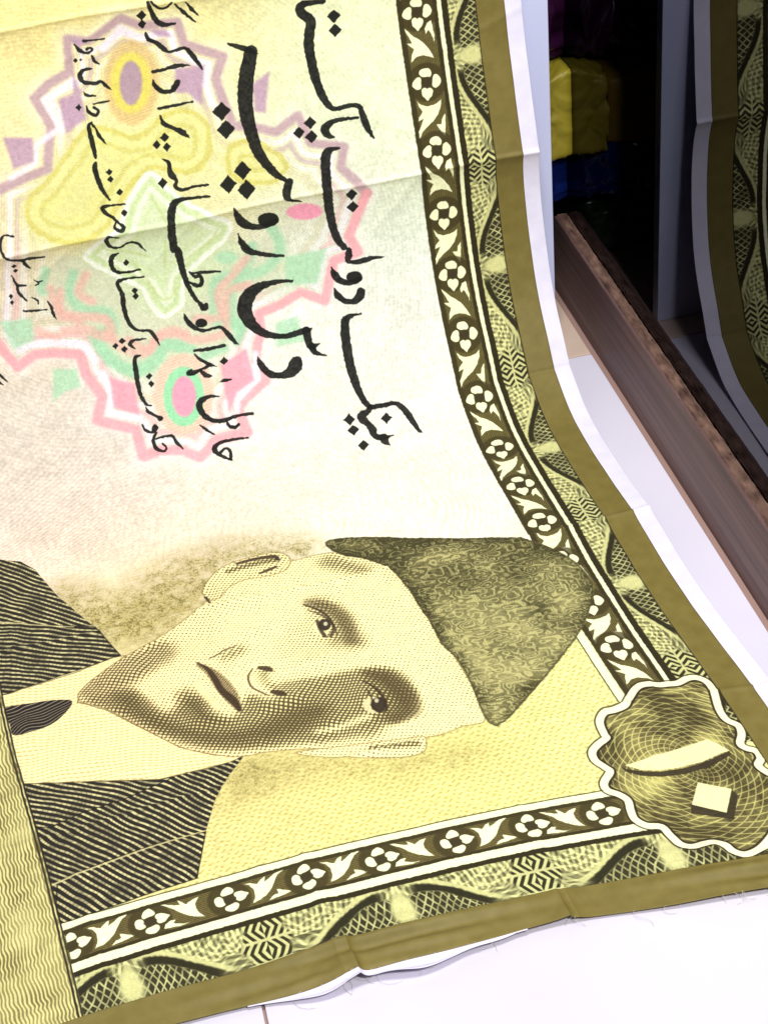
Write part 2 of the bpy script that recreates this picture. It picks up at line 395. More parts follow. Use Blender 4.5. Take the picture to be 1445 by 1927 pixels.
  [(462.8,1619.7),(458.3,1613.5),(464.6,1607.8),(469.3,1614.2)],
  [(464.4,1468.6),(459.5,1461.7),(466.6,1455.5),(471.9,1462.6)],
  [(476.5,1460.2),(472.2,1454.1),(478.5,1448.6),(483.2,1454.9)],
  [(464.4,1454.8),(460,1448.6),(466.4,1443.1),(471,1449.5)],
  [(479.6,1410.5),(474.4,1403.1),(481.9,1396.5),(487.4,1404.2)],
  [(553.6,1584.5),(551.3,1581.3),(554.7,1578.3),(557,1581.7)],
  [(546.8,1583.7),(545.1,1581.2),(547.6,1578.9),(549.5,1581.5)],
  [(562.3,1525.2),(559.2,1520.7),(563.9,1516.7),(567.2,1521.3)],
  [(543.9,1435.9),(540.5,1431),(545.5,1426.6),(549.1,1431.7)],
  [(544.2,1425.8),(540.8,1420.8),(545.9,1416.4),(549.4,1421.5)],
  [(536.1,1407.2),(532.5,1401.9),(537.9,1397.3),(541.7,1402.7)],
  [(536.8,1379.3),(533.2,1373.9),(538.6,1369.2),(542.5,1374.7)],
  [(549.2,1306.3),(545.7,1300.9),(550.9,1296.2),(554.6,1301.8)],
  [(462.1,1191.2),(463.2,1188.8),(465.3,1187),(468.2,1186.1),(471.3,1186.2),(474.2,1187.4),(476.4,1189.4),(477.6,1191.9),(477.7,1194.5),(476.6,1197),(474.4,1198.7),(471.6,1199.6),(468.5,1199.5),(465.6,1198.3),(463.4,1196.4),(462.1,1193.8)],
  [(449.8,1139.5),(445.4,1133.2),(451.9,1127.8),(456.6,1134.2)],
  [(546.7,1263.1),(543.2,1257.8),(548.5,1253.2),(552.2,1258.7)],
  [(547.1,1254.6),(543.5,1249.3),(548.8,1244.6),(552.5,1250.1)],
  [(578.5,1195.3),(575,1190.1),(580.3,1185.6),(584.1,1191)],
  [(588.6,1189.8),(585.5,1185.2),(590.2,1181.1),(593.6,1185.9)],
  [(577.9,1183.5),(574.4,1178.3),(579.7,1173.8),(583.4,1179.2)],
  [(553.9,1139.2),(550.3,1134.1),(555.7,1129.6),(559.4,1134.9)],
  [(553.3,1128.1),(549.8,1122.9),(555.1,1118.5),(558.9,1123.8)],
  [(692,1335),(689.6,1331.1),(693.5,1327.7),(696,1331.7)],
  [(691.6,1326.7),(689.2,1322.8),(693.1,1319.4),(695.6,1323.4)],
  [(706.6,1290.3),(704.2,1286.4),(708.1,1283),(710.7,1287)],
  [(707,1280.8),(704.6,1277),(708.5,1273.6),(711,1277.6)],
 ],
 'ringA': [
  [(685.1,1435.9,13.1),(652.2,1444.4,12.4),(619.9,1450.4,11.9),(612.5,1476.4,11.8),(602.5,1504.1,12.2),(614.2,1543.1,12.8),(592,1558.3,12.1),(564.3,1567.5,11.7),(557.7,1612.8,10.5),(533,1604.3,10.5),(522.9,1608.5,10.5),(487.8,1627.4,12.1),(466.5,1612.3,11.7),(420.7,1608.5,11.8),(416.9,1578.2,11.8),(393.5,1564,12.3),(371.9,1552.5,12.3),(386.4,1525.9,12.4),(382.6,1495.6,12.5),(375.9,1459.4,12.1),(354.8,1455.2,11.7),(323,1441.3,11.8),(290.6,1457.7,11.7),(280.1,1417.4,11.9),(237.4,1403.7,12),(246.6,1376.9,12.1),(229.8,1354.9,12.8),(217.6,1333.5,14.3)],
 ],
 'ringB': [
  [(217.6,1333.5,14.3),(231.6,1306.3,14.4),(249.2,1274.2,13.6),(240.5,1247.9,14.4),(275,1242.7,14.3),(297.8,1188.1,13.5),(327.8,1207.9,12.9),(358.6,1195.7,13.4),(390.8,1189.2,13.4),(391.1,1162.7,12.8),(400.5,1147.7,12.8),(407.9,1125.4,12.8),(400.9,1094.6,13.4),(430.8,1077.2,13.3),(446.4,1065.7,14.1),(441.6,1029.9,15.5),(484.7,1028.8,15),(512.7,1007.4,15.3),(532.2,1023.2,13.5),(561.3,1030,14.1),(587.3,1027.8,15.4),(589,1065.4,13.9),(636.8,1089.2,14.6),(622.2,1120.2,14.6),(637,1154.9,14.6),(637.8,1184.1,14.1),(670.6,1193.9,13.5),(697.3,1197.1,13),(722.8,1184.2,13),(734.4,1207.8,13),(742.3,1229.9,13)],
 ],
 'ringW': [
  [(668,1447.6,7.1),(634,1460.8,8.1),(626,1484.1,8),(591.8,1499.5,8),(603.7,1538.6,7.9),(562,1557.3,7.5)],
  [(517.5,1590.3,9.4),(490.9,1612.1,14),(469.8,1595.8,11.7),(430.1,1595.5,7.1),(429.6,1573.3,8.5),(410,1552.4,8),(393,1541.9,8.1),(398.9,1523.4,8.1),(397.5,1493.5,9.6)],
  [(614.7,1152.7,9.1),(609.6,1120.1,9.1),(620.1,1096,8.6),(580.1,1081.9,8.1)],
  [(406.5,1134.1,9.2),(411.5,1100.7,9.8),(445.6,1076.1,9.2),(449,1060.9,7.7)],
  [(355.7,1165.8,9.3),(331.2,1184.5,9.3)],
  [(710.8,1213.3,9),(676.5,1211.1,9),(632.5,1196.2,10.1),(620.3,1172.4,9.1)],
 ],
 'yellow': [
  [(593.1,1422.1,101.6),(545.5,1463,71.8),(441.9,1452.3,79.9),(378.6,1414.1,64.2)],
  [(625.1,1387.5,92.9),(595.2,1391.6,73.4)],
  [(486,1562.1,61),(496.5,1512.8,56.9)],
 ],
 'green': [
  [(594.7,1284.8,91.4),(569.7,1263,96.4),(502.6,1272.8,122.6),(439.7,1272.7,92.5)],
  [(582.3,1206.5,50.6),(562.4,1159.8,50.6),(516.7,1171.1,55.9),(457.5,1184.9,66.4)],
  [(359.1,1241.7,59.5),(326.9,1234.8,46.7)],
 ],
 'gflower': [
  [(494.3,1423),(474.8,1398.6),(457.7,1378.1),(427.4,1350.7),(402.4,1329.8),(414.2,1304.6),(451.3,1280.9),(478.3,1255.4),(488.8,1222.5),(517.1,1210),(532.8,1230.1),(539.7,1257),(570,1283.3),(603.1,1319.1),(588.6,1336.9),(564.3,1351),(548.4,1359.2),(531.6,1387.9)],
 ],
 'gbase': [
  [(641.1,1330.7),(599.5,1311.6),(570.8,1279.5),(537.4,1217.5),(487.6,1210.6),(417.8,1265.8),(346.1,1297.7),(338.5,1256.6),(374,1225),(418.5,1188),(443.2,1158.8),(497.8,1162.9),(553.6,1144.4),(582.4,1146.8),(607.9,1179),(620.3,1220.1),(655.4,1239.5)],
 ],
 'gline': [
  [(353.5,1319.2,14.9),(344.1,1277.4,15),(369,1251.3,14.9),(413.3,1241.3,14.9),(427.6,1197.7,14.8),(421.5,1173.3,14.8)],
  [(617.2,1209.8,14.6),(604.4,1178.3,15.3),(575.4,1145.3,15.3),(544.9,1150.1,15.3),(521.7,1171.8,15.4),(490.8,1161.3,14.7)],
  [(654.3,1314.6,11.6),(666.4,1284.3,11.6),(643,1279.1,2.5)],
  [(620.6,1301.5,11.7),(632.4,1271.4,12.6),(620.7,1247.2,13.7),(588.5,1234.7,12.7),(587.1,1207.6,12.6),(606.9,1209.2,14.1),(607.8,1182.9,15.1),(593.2,1158.5,15.1),(570.1,1148.3,15.2),(543,1155.6,15.2),(524,1172.6,15.2),(505.1,1165.9,15.2)],
  [(381.3,1287.4,15.5),(396.9,1258,12.9),(436.5,1250.3,13.9),(445.2,1219.7,14.4),(446.6,1187.9,14.3),(414.6,1181,12.8),(427.4,1157.2,12.8)],
  [(476,1146.4,11.7),(446.8,1150.7,11.7)],
 ],
 'pline': [
  [(391,1271.8,11.9),(417.2,1250,11.9),(439.2,1231.2,11.9),(442.5,1197,11.8),(475.1,1200.2,11.8)],
  [(597.8,1207.5,10.9),(575.8,1175.9,10.9),(548.3,1168,11),(529.4,1186.9,11),(493.5,1183,11)],
  [(655,1286.3,10.9),(651.9,1254.3,10.9),(628.9,1229.7,11)],
  [(643,1279.1,11.1),(651.4,1243.1,11.6),(630.1,1238.4,12.6),(593.2,1225,12.7),(594.2,1198.5,12.6),(623,1215.4,15.1),(651.5,1221.6,12.6)],
  [(604.7,1295.3,11.7),(620,1271.4,11.6),(606.4,1254.9,11.7)],
  [(570.7,1190.7,11.6),(549.4,1172.8,11.6),(525.5,1188.9,11.7),(505,1189.8,11.7),(485.8,1172.4,12.7),(444.9,1171.5,11.8),(434.7,1196,11.8),(425.4,1228.9,11.8),(396.4,1233.5,11.9)],
  [(684.6,1228.9,12.6),(663.4,1213.5,11.1)],
 ],
 'gvein': [
  [(541.2,1300.7,3),(526.9,1266,3.3),(511.6,1235.3,3.3),(486,1253.1,3.3)],
  [(500.7,1392.7,2.8),(491.6,1368.2,3.2),(484,1335.6,2.9)],
  [(475.7,1286.2,3),(435.1,1309.1,3.3),(421.2,1325.9,3.3)],
  [(571.2,1327.1,2.9),(544.8,1317.4,3.3),(519,1303.7,3)],
  [(493.8,1322,2.9),(501.4,1284,3)],
 ],
 'ypetal': [
  [(591.3,1470),(558,1495.6),(529.2,1486.4),(497.7,1472.9),(466,1491.8),(430.6,1495.6),(407.2,1473.1),(406.6,1440.3),(422.3,1413.9),(451.6,1408.7),(494.7,1421.3),(532.5,1391.8),(564.7,1356.9),(602.5,1345.7),(641.7,1358.1),(663,1385.5),(655.3,1417.4),(626.5,1437.2)],
  [(386.2,1436.2),(350.8,1436.4),(314.5,1399.5),(333.5,1373.2),(372.2,1377.4),(396.4,1401.2)],
 ],
 'petal': [
  [(493.8,1328.5,38.2),(498.8,1291.1,43.6),(507.4,1249.4,43.4),(508.1,1222.5,23)],
  [(438.9,1316.5,28.3),(430.8,1292.7,23.2)],
  [(554.5,1333.5,27.8),(577.8,1316.8,20.3)],
 ],
 'oval1': [
  [(457.7,1533.5),(464.7,1512.8),(475.9,1496.2),(489.7,1486.2),(503.8,1484.6),(516,1491.4),(524.4,1505.7),(527.8,1525.1),(525.7,1546.6),(518.6,1567.2),(507.5,1583.7),(494.1,1593.6),(480.4,1595.4),(468.3,1588.6),(459.7,1574.5),(456,1555.1)],
 ],
 'oval2': [
  [(467.1,1535.3),(472.2,1520.6),(480.4,1508.7),(490.6,1501.7),(501,1500.6),(510.1,1505.6),(516.5,1515.8),(519.2,1529.7),(517.9,1545.1),(512.7,1559.8),(504.5,1571.5),(494.5,1578.5),(484.2,1579.7),(475.2,1574.8),(468.7,1564.6),(465.9,1550.8)],
 ],
 'oval3': [
  [(478.5,1537),(481.9,1526.3),(487,1517.5),(492.9,1512.2),(498.8,1511),(503.7,1514.3),(506.9,1521.4),(508,1531.3),(506.7,1542.5),(503.2,1553.2),(498.2,1561.9),(492.4,1567.2),(486.6,1568.4),(481.7,1565.1),(478.4,1558.1),(477.3,1548.2)],
 ],
 'oval4': [
  [(474.5,1090.5),(482.6,1069.4),(495.5,1052.8),(511.4,1043.4),(527.8,1042.5),(542.2,1050.3),(552.4,1065.4),(556.9,1085.8),(555.1,1108.1),(547.1,1129.1),(534.3,1145.6),(518.5,1155),(502.1,1156),(487.6,1148.4),(477.2,1133.3),(472.6,1112.9)],
 ],
 'oval5': [
  [(488.1,1090.8),(493.8,1075.3),(502.8,1063.1),(513.8,1056),(524.9,1055.1),(534.7,1060.6),(541.5,1071.6),(544.3,1086.4),(542.7,1102.8),(537.1,1118.2),(528.1,1130.4),(517.2,1137.5),(506,1138.4),(496.3,1133),(489.4,1122),(486.5,1107.2)],
 ],
 'oval6': [
  [(498.8,1093.2),(502.5,1082.6),(508.1,1074.2),(514.8,1069.2),(521.4,1068.4),(527.1,1071.9),(530.9,1079.2),(532.3,1089.1),(531.1,1100.2),(527.4,1110.8),(521.8,1119.2),(515.2,1124.1),(508.5,1124.9),(502.9,1121.5),(499,1114.2),(497.6,1104.3)],
  [(279.5,1319.3),(282.1,1314.8),(288,1311.8),(296.4,1310.8),(306,1311.8),(315.2,1314.8),(322.7,1319.3),(327.3,1324.6),(328.4,1329.8),(325.8,1334.3),(319.8,1337.2),(311.5,1338.3),(302,1337.3),(292.8,1334.3),(285.3,1329.9),(280.6,1324.6)],
 ],
 'gpatch': [
  [(403.7,1275.8),(405.5,1272.4),(409.2,1270),(414.3,1269),(420,1269.5),(425.5,1271.4),(429.8,1274.5),(432.4,1278.3),(432.8,1282.1),(431,1285.5),(427.3,1287.9),(422.2,1288.9),(416.5,1288.4),(411.1,1286.5),(406.7,1283.4),(404.1,1279.6)],
  [(678.3,1171.8),(647.2,1165),(648.2,1139),(668.5,1138.2),(688.7,1126.9)],
  [(340,1262.1),(281.8,1263.2),(302.9,1216.1),(345.7,1222.5)],
  [(370.1,1171.5),(339.2,1175.6),(336.6,1137.7),(377.1,1138.4)],
  [(730.7,1252.6),(689.7,1248.9),(692.4,1217.2),(721.4,1210.3)],
 ],
 'purple': [
  [(434.7,1547.4),(397.1,1545.1),(410.5,1494.8),(424.8,1513.6),(439.7,1516.5)],
  [(585.8,1535.1),(556.7,1539.2),(557.4,1505.1),(586.6,1491.1)],
  [(664,1501.5),(628.3,1494.4),(634.6,1463.4),(661.6,1458.9)],
  [(341.1,1509.8),(317,1522.4),(331.6,1468.2),(345.3,1473.4)],
  [(556.6,1612.6),(535.3,1604.7),(546.4,1595.9)],
  [(560.4,1564.3),(556.7,1539.2),(566.2,1538.7)],
  [(458.5,1605.9),(436,1601.6),(432.1,1591),(446.8,1593.8)],
 ],
 'pink': [
  [(606.8,1143.1),(575.9,1128.5),(579.6,1084.4),(611.1,1102)],
  [(456.7,1129.1),(417.2,1144.4),(415.8,1098.9),(443.2,1086.3),(459.1,1061.8),(459.3,1095.1)],
 ],
 'cap': [
  [(390.1,785.7),(362.7,787.5),(307.5,768),(221.6,733.5),(164.2,712.3),(130.6,685),(105.2,646),(97.5,613.2),(98.9,585.1),(113.8,556.4),(139.8,519.2),(179.1,479.9),(238.6,427.5),(290.3,383.6),(302.9,388.1),(304.2,413.3),(299.7,451.1),(298.2,490.8),(301.8,517.7),(307.8,540.5),(307.8,583.1),(310.9,606),(315.4,651.8),(326.3,701.4),(349,733.2),(378.4,754.8)],
 ],
 'face': [
  [(446.8,761.3),(404,764.4),(370.8,756.8),(341.8,734.1),(319.7,700.1),(307,652.2),(306,604.3),(303.3,563.3),(300.4,512.1),(298.9,465.8),(300.9,422),(306,396.6),(316,390),(334.1,391.7),(362.2,383.2),(404.5,387.3),(446.2,393.6),(486.8,403.9),(521.3,414.3),(556.8,421.6),(584.2,424.3),(614.1,441.2),(645.3,466.4),(678.1,513.9),(713.2,562.5),(740.9,586.9),(728.1,612.4),(679.4,646),(629.2,670.3),(583.9,699.6),(551.9,723.9),(517.8,754.9)],
 ],
 'ear': [
  [(561.1,738.7),(549.6,760.8),(525.9,781.3),(489.3,789.1),(461.2,789.3),(445.6,781.1),(440.8,766.2),(450.2,747.3),(472.1,742.6),(506.2,744.8),(528.8,735.9),(542.4,720.3),(556,720.8)],
 ],
 'ear2': [
  [(522.8,409.2),(468.5,402.2),(426.8,395.6),(403.1,391.5),(382.2,388.6),(381.8,375.3),(390.5,364.3),(412.4,363.9),(458.1,376.3),(502.3,394.4)],
 ],
 'shirt': [
  [(856.1,629.5),(817.8,629.4),(739.2,638.9),(688.4,651.4),(673.5,650.2),(726.6,613.8),(743.2,584.8),(713.5,560.7),(678.3,513),(645.5,465.6),(614.3,440.3),(582.3,424.5),(594.6,420.7),(631.9,420.9),(681.1,422.6),(767.2,451.3),(830.2,474.8),(829.8,545.5)],
 ],
 'coat': [
  [(840.4,917.9),(800.1,897),(773.4,884.8),(756.2,860.9),(736.2,795.3),(704.2,721.7),(679.7,652.5),(738.8,641.8),(817.7,630.3),(856.1,629.5)],
  [(829.9,476.4),(766.8,453),(681.1,422.6),(626,419.6),(594.3,421.5),(579.5,425.3),(605.3,399.8),(630.6,367.3),(643.3,341.8),(655.8,317.1),(676.3,264.5),(833.6,254.7),(837.9,373.9)],
 ],
 'tie': [
  [(828.5,605.8),(802.1,603.8),(770.7,600),(748.7,589.8),(761.5,570.9),(784.1,556.3),(822.2,554.7),(825.2,576.6)],
 ],
 'halo': [
  [(724.2,785.1,60),(653.3,725.2,92.3),(592.5,759.4,111.3),(514.6,800.9,61.7),(428.1,780.6,52.8)],
  [(690.1,705.6,66.3),(621.8,713.6,75.5)],
 ],
 'halo2': [
  [(576.4,396.3,57.4),(506.6,380.2,43),(415.7,354,35.6),(343,349.8,35.6)],
  [(614.5,370,42.1),(585.6,386,49.9)],
 ],
 'mid': [
  [(491.6,516.1,46.6),(453.6,512.7,54.5),(417,504.8,46.6)],
  [(726,598.4,31.3),(683.8,618.5,47.8),(634.1,642,40.6)],
  [(484,433.5,37.1),(435.6,426.3,37.1)],
  [(419.7,590.1,24.4),(402.8,578.6,24.2)],
  [(428.5,664.8,25.2),(409.6,630.1,28.1),(406.5,601.6,24.5)],
  [(613.8,530.9,30.8),(618.8,553,23.4)],
  [(395.1,744.5,26),(361.2,714.3,20.6)],
  [(522,556.1,14.2),(517.8,535.9,14.1),(514.6,522.4,9.3)],
  [(539.4,611.3,11.4),(555.9,602.4,11.3)],
 ],
 'light': [
  [(509.5,548.4,31.6),(458.5,543.4,31.6),(400.2,540.4,28.5)],
  [(644.9,583.2,47.3),(610.8,591.2,39.8)],
  [(365.9,642,100),(342.2,536.2,79.2),(334.9,442.1,52.7)],
  [(512.6,651.3,91.1),(478.8,683.3,84.2)],
  [(468.2,423.1,19.2),(408.6,412.3,17.7),(350.5,398.5,22)],
 ],
 'shade': [
  [(730.5,580),(704.6,592.4),(679.5,588.1),(665.2,562.3),(648.8,532.2),(628.7,536.5),(616.2,519.9),(600.3,493.9),(574.7,494.2),(560.5,509),(547.7,524.4),(528.4,511.2),(512.7,509.5),(493.1,510.5),(465.4,516.9),(432,520.4),(404.8,524.3),(378,515.1),(364.2,483.7),(368,447.8),(384.8,426.7),(414.5,423),(455.5,423.5),(494.4,419.9),(530.8,424.4),(566.7,430.9),(611.8,449.8),(648,480.9),(686.7,533.8)],
 ],
 'shade2': [
  [(700.1,581.6),(678.7,575.5),(668.3,546.5),(646.8,511.7),(615.6,484),(575.2,468.8),(542.5,472.3),(510.3,484.3),(481.5,483.9),(466.1,471.3),(484.9,451.3),(526,440.9),(569,445.2),(614.4,464.2),(655.7,501.3),(685,542.9)],
  [(408.2,512.1),(383.8,506.7),(373.1,476.5),(376.4,447.5),(395,430.1),(413.4,432.3),(398.3,452.8),(399.6,478.3)],
  [(622.3,542.2),(607.3,540.5),(596.3,509.4),(585.3,490.3),(606.1,496.1),(618.8,516.9)],
 ],
 'light2': [
  [(510.2,545.5,20.5),(485.4,540.6,18.9),(446.5,539.1,20.5),(399.9,541.4,20.6)],
  [(430.5,442,10.5),(464.7,434.4,8.9),(489.7,435.5,7.4)],
  [(644.9,583.2,39.4),(617.8,588.6,36.5)],
 ],
 'earshade': [
  [(521.3,770.2,6.9),(485.8,773.5,8.7),(458.1,772.6,8.7)],
  [(441.7,388.4,7.3),(412.5,382.4,7.2),(391.9,378.5,7.2)],
 ],
 'lips': [
  [(592.9,601.4,4.8),(581.3,582.3,12.7),(574,556.7,17.3),(568.4,530,17.1),(565,506.6,7.7)],
 ],
 'white': [
  [(427.3,617.9),(429.2,612.7),(432.2,608.9),(435.7,606.8),(439.3,607),(442.3,609.2),(444.4,613.3),(445.2,618.5),(444.6,624.2),(442.7,629.3),(439.8,633.3),(436.2,635.3),(432.7,635.2),(429.6,632.9),(427.5,628.8),(426.7,623.5)],
  [(405.2,455.2),(407.8,450.3),(411.7,446.8),(416.3,445.2),(421.1,445.7),(425.1,448.2),(427.9,452.4),(429,457.6),(428.3,463.1),(425.8,467.9),(421.8,471.5),(417.1,473.1),(412.4,472.6),(408.3,470.1),(405.5,465.8),(404.4,460.6)],
 ],
 'lapel': [
  [(852,784.7),(814,768.5),(770.4,745.9),(701.5,717.4),(679.7,652.5),(738.8,641.8),(817.7,630.3),(856.1,629.5)],
  [(829.9,476.4),(766.8,453),(681.1,422.6),(663.2,420.1),(728.4,405.5),(777.6,403.6),(809.7,395.4),(832,404.6)],
  [(819.8,314.1),(765,323.3),(704.3,327.6),(651.8,325.6),(676.3,264.5),(833.6,254.7)],
 ],
 'seam': [
  [(828.9,312.4,2.6),(765.4,321,2.3),(704.6,326.1,2.2),(651.4,327.1,1.7)],
  [(814,768.5,2.1),(770.4,745.9,1.8),(726.7,726.6,1.7)],
 ],
 'feature': [
  [(593.3,605.7,2.4),(583.7,589.5,5.6),(579.7,569.1,7.9),(576.5,545.3,8.6),(567.7,521.7,10),(564.8,502.5,5.4)],
  [(524.1,569.4,6.4),(516.1,564.4,8.7),(512.2,558.8,4)],
  [(520,521.3,6.2),(512.4,515.5,9.3),(507.3,510.6,3.9)],
  [(446,671.2,2.5),(430.9,654.5,3.3),(422.2,633.6,3.3),(421.8,612.6,3.3),(429.3,599,3.3)],
  [(437.5,634.7,4.1),(437.5,617.2,4.9),(435.4,601.2,4.9)],
  [(414.7,504,1.6),(405.7,487.5,3.1),(401.7,463.9,3.8),(405.3,445.3,3)],
  [(418.5,459.7,3),(415,446.6,3.8),(408.7,446.4,3)],
  [(506.4,781.2,5.2),(483.6,783.3,6.1),(459.8,780.4,7),(455.5,771.7,5.2)],
  [(483.9,751.6,3.4),(472.8,754.5,5.2),(461.7,757.4,4.3)],
  [(559.5,726.7,4.2),(556.7,714.3,3.4)],
  [(533,570.6,1.6),(541.4,557,2.4),(541.8,538.6,2.3),(533.3,525.2,2.3),(526.4,516.6,1.5)],
  [(541.5,620.7,1.2),(560.3,612.6,2),(577,608.2,1.6)],
  [(443.4,659.1,1.3),(429.5,642.9,2.1),(420.2,619.7,2.1),(420.9,600.3,1.6)],
  [(415.5,488.9,1.5),(415,470.5,1.9),(419.6,452.1,1.5)],
 ],
 'brow': [
  [(439.8,674.6,11.8),(422.7,660.4,16.8),(408.3,635.2,18.2),(405.2,606.6,19.7),(407.1,582.3,16.2)],
  [(406.3,518.6,9.4),(386.3,499.3,18.6),(375,465,22.8),(378.3,436.3,19.5),(400.8,426.2,13.4)],
 ],
 'iris': [
  [(423.3,620.8),(424.8,616.7),(427.3,613.7),(430.3,612.2),(433.3,612.4),(435.9,614.3),(437.8,617.6),(438.6,621.7),(438.1,626.2),(436.6,630.2),(434.1,633.3),(431.1,634.8),(428.1,634.6),(425.4,632.7),(423.6,629.4),(422.8,625.2)],
  [(402,455.1),(404.2,450.8),(407.3,447.7),(410.9,446.2),(414.4,446.4),(417.5,448.4),(419.4,451.9),(420.1,456.3),(419.3,461),(417.2,465.2),(414.1,468.4),(410.5,470),(406.9,469.7),(403.9,467.7),(401.9,464.2),(401.2,459.8)],
 ],
 'glint': [
  [(426.5,624.1),(427.1,622.7),(427.9,621.6),(428.9,621),(429.9,621),(430.8,621.7),(431.4,622.8),(431.6,624.3),(431.5,625.9),(430.9,627.4),(430.1,628.5),(429,629.1),(428,629.1),(427.1,628.4),(426.6,627.3),(426.3,625.8)],
  [(408.6,464.3),(409.3,463),(410.1,462),(411.1,461.5),(412.1,461.5),(412.9,462.1),(413.4,463.1),(413.5,464.4),(413.3,465.9),(412.6,467.2),(411.8,468.2),(410.8,468.7),(409.8,468.7),(409,468.1),(408.5,467.1),(408.4,465.7)],
 ],
 'lip': [
  [(601.6,567,9.4),(595.3,542.1,9.3),(588,517.2,9.2)],
 ],
 'cart': [
  [(98.2,405),(87.9,404.9),(76.2,404.2),(61.6,409.6),(51.7,408.7),(44.2,399.1),(44.8,381.6),(51.2,355.3),(51,337.8),(42.7,326.5),(45.5,312.2),(53.1,298.8),(50.3,290.9),(41.7,284.6),(41.9,272.5),(49.5,261.8),(44.4,247.9),(37.7,243.2),(40.2,227.3),(50.3,210.5),(53.7,192.9),(65.5,172.6),(78.4,161.6),(90,148.4),(106.3,138.4),(120.6,134.6),(130.3,140.8),(135.4,150.4),(142.9,158.3),(154,158.4),(167.4,156.8),(177.3,163.2),(182.3,177.4),(185.9,191.5),(199.8,196.7),(208.2,207.6),(207.6,221),(204.5,236.4),(210.1,246.9),(219.5,256.1),(218.3,267.6),(206.1,281.4),(208.1,289.1),(214.4,302.7),(212.2,316.8),(201.5,326.7),(189.3,333.8),(188.8,341.2),(185.8,360.7),(175.3,373.5),(162.5,375.6),(148.6,380.2),(138.9,390.8),(126.4,403.5),(113.9,408.4)],
 ],
 'numl': [
  [(186.9,287.9),(136.5,297.6),(84.5,310.6),(75.7,300.4),(69,289.4),(80.1,286.5),(104.1,276.6),(130.6,272.2),(155.2,272.5),(172.9,277.5)],
  [(122.6,246.9),(92.5,230.6),(112.7,197.8),(142.4,216.1)],
 ],
 'numd': [
  [(192,287.8),(187.6,282),(170.9,274.5),(152.9,270.1),(126.6,270.2),(101.1,276),(69,289.4),(70.5,282.3),(101.9,266.5),(130.3,261.4),(156.3,262),(176.5,268.8),(190.5,279)],
  [(142.7,217.3),(112.7,197.8),(92.5,230.6),(90.5,219.9),(109.2,187.1),(148.5,203.8)],
 ],
 'leaf1': [
  [(20.4,-18.7),(14.1,-26.6),(9,-32.7),(2.3,-37.7),(-4.2,-44.8),(-10.4,-54.9),(-14.7,-67),(-7.8,-62.6),(0.7,-59.5),(9,-60.2),(17.4,-66.8),(15.4,-57.5),(11.3,-49.3),(15.2,-45.6),(20.4,-40.2),(12.5,-41.7),(15.1,-33.8),(19.7,-24)],
  [(-17,-14.7),(-10.8,-17.2),(-6.9,-24.6),(-7.5,-31.3),(-11.8,-27),(-14.1,-31.8),(-16.8,-39.8),(-17.1,-46.5),(-18.8,-35.7),(-17.9,-25.2)],
 ],
 'leaf2': [
  [(17.5,-23.1),(13.1,-29.3),(5.3,-33.2),(-3.9,-32.6),(-10.2,-30.8),(-16,-26.6),(-13.9,-36.9),(-8.8,-46.7),(-0.9,-55.2),(9.1,-61.7),(16.8,-68),(21.7,-76.4),(21,-65.6),(15.2,-55.9),(12,-49.5),(19.9,-51.8),(17.6,-46.1),(11.4,-39.6),(15.7,-31.9)],
  [(-18.7,-47.1),(-13.2,-53.7),(-11.5,-61.2),(-4.7,-60.6),(-7.1,-65.7),(-10.2,-71.8),(-13.9,-78),(-16.3,-65.2)],
 ],
 'petals': [
  [(2.5,19.3),(-4.8,18.6),(-8.2,12.8),(-6.7,7.2),(-1.2,6.7),(5.2,8.4),(8.4,12.2),(7.1,17.2)],
  [(20.2,-0.3),(16.6,5.6),(11,9),(7.2,6.8),(7.4,0.2),(9.4,-7.5),(14.6,-8),(19.3,-4.2)],
  [(-10.1,7.3),(-14.7,8.7),(-18.6,4.2),(-19.8,-1.9),(-16.5,-7.2),(-11,-9.8),(-7,-6.2),(-8.3,1)],
  [(8.1,-9.2),(3.4,-7.2),(0.7,-9.1),(-3.1,-8.4),(-6.7,-12),(-5.5,-18.4),(-1.2,-22.8),(1.9,-25.9),(5.3,-21.6),(8.6,-16.5)],
 ],
}

# ------------------------------------------------------------------ the print, drawn in millimetres of cloth
# A runs across the cloth from the right edge of the olive border, V along its length.
A0, A1, V0, V1, DEN = -30.0, 970.0, 60.0, 1780.0, 2.0
PW, PH = int((A1 - A0) * DEN), int((V1 - V0) * DEN)
gA = (A0 + (np.arange(PW, dtype=np.float32) + 0.5) / DEN)[None, :]
gV = (V0 + (np.arange(PH, dtype=np.float32) + 0.5) / DEN)[:, None]


def rgb(*c):
    return np.array(c, np.float32) / 255.0


def vnoise(cell_a, cell_v, seed):
    r = np.random.default_rng(seed)
    na, nv = int((A1 - A0) / cell_a) + 3, int((V1 - V0) / cell_v) + 3
    g = r.random((nv, na), dtype=np.float32)
    x = (gA[0] - A0) / cell_a; i = x.astype(int); fx = x - i; fx = fx * fx * (3 - 2 * fx)
    y = (gV[:, 0] - V0) / cell_v; j = y.astype(int); fy = (y - j); fy = (fy * fy * (3 - 2 * fy))[:, None]
    top = g[:, i] * (1 - fx) + g[:, i + 1] * fx
    return top[j] * (1 - fy) + top[j + 1] * fy


N1, N2, N3 = vnoise(1.1, 1.1, 1), vnoise(3.2, 3.2, 2), vnoise(9, 9, 3)
N4, N5 = vnoise(28, 28, 4), vnoise(80, 80, 5)
FIBRE = vnoise(0.7, 6, 6) * 0.5 + vnoise(6, 0.7, 7) * 0.5


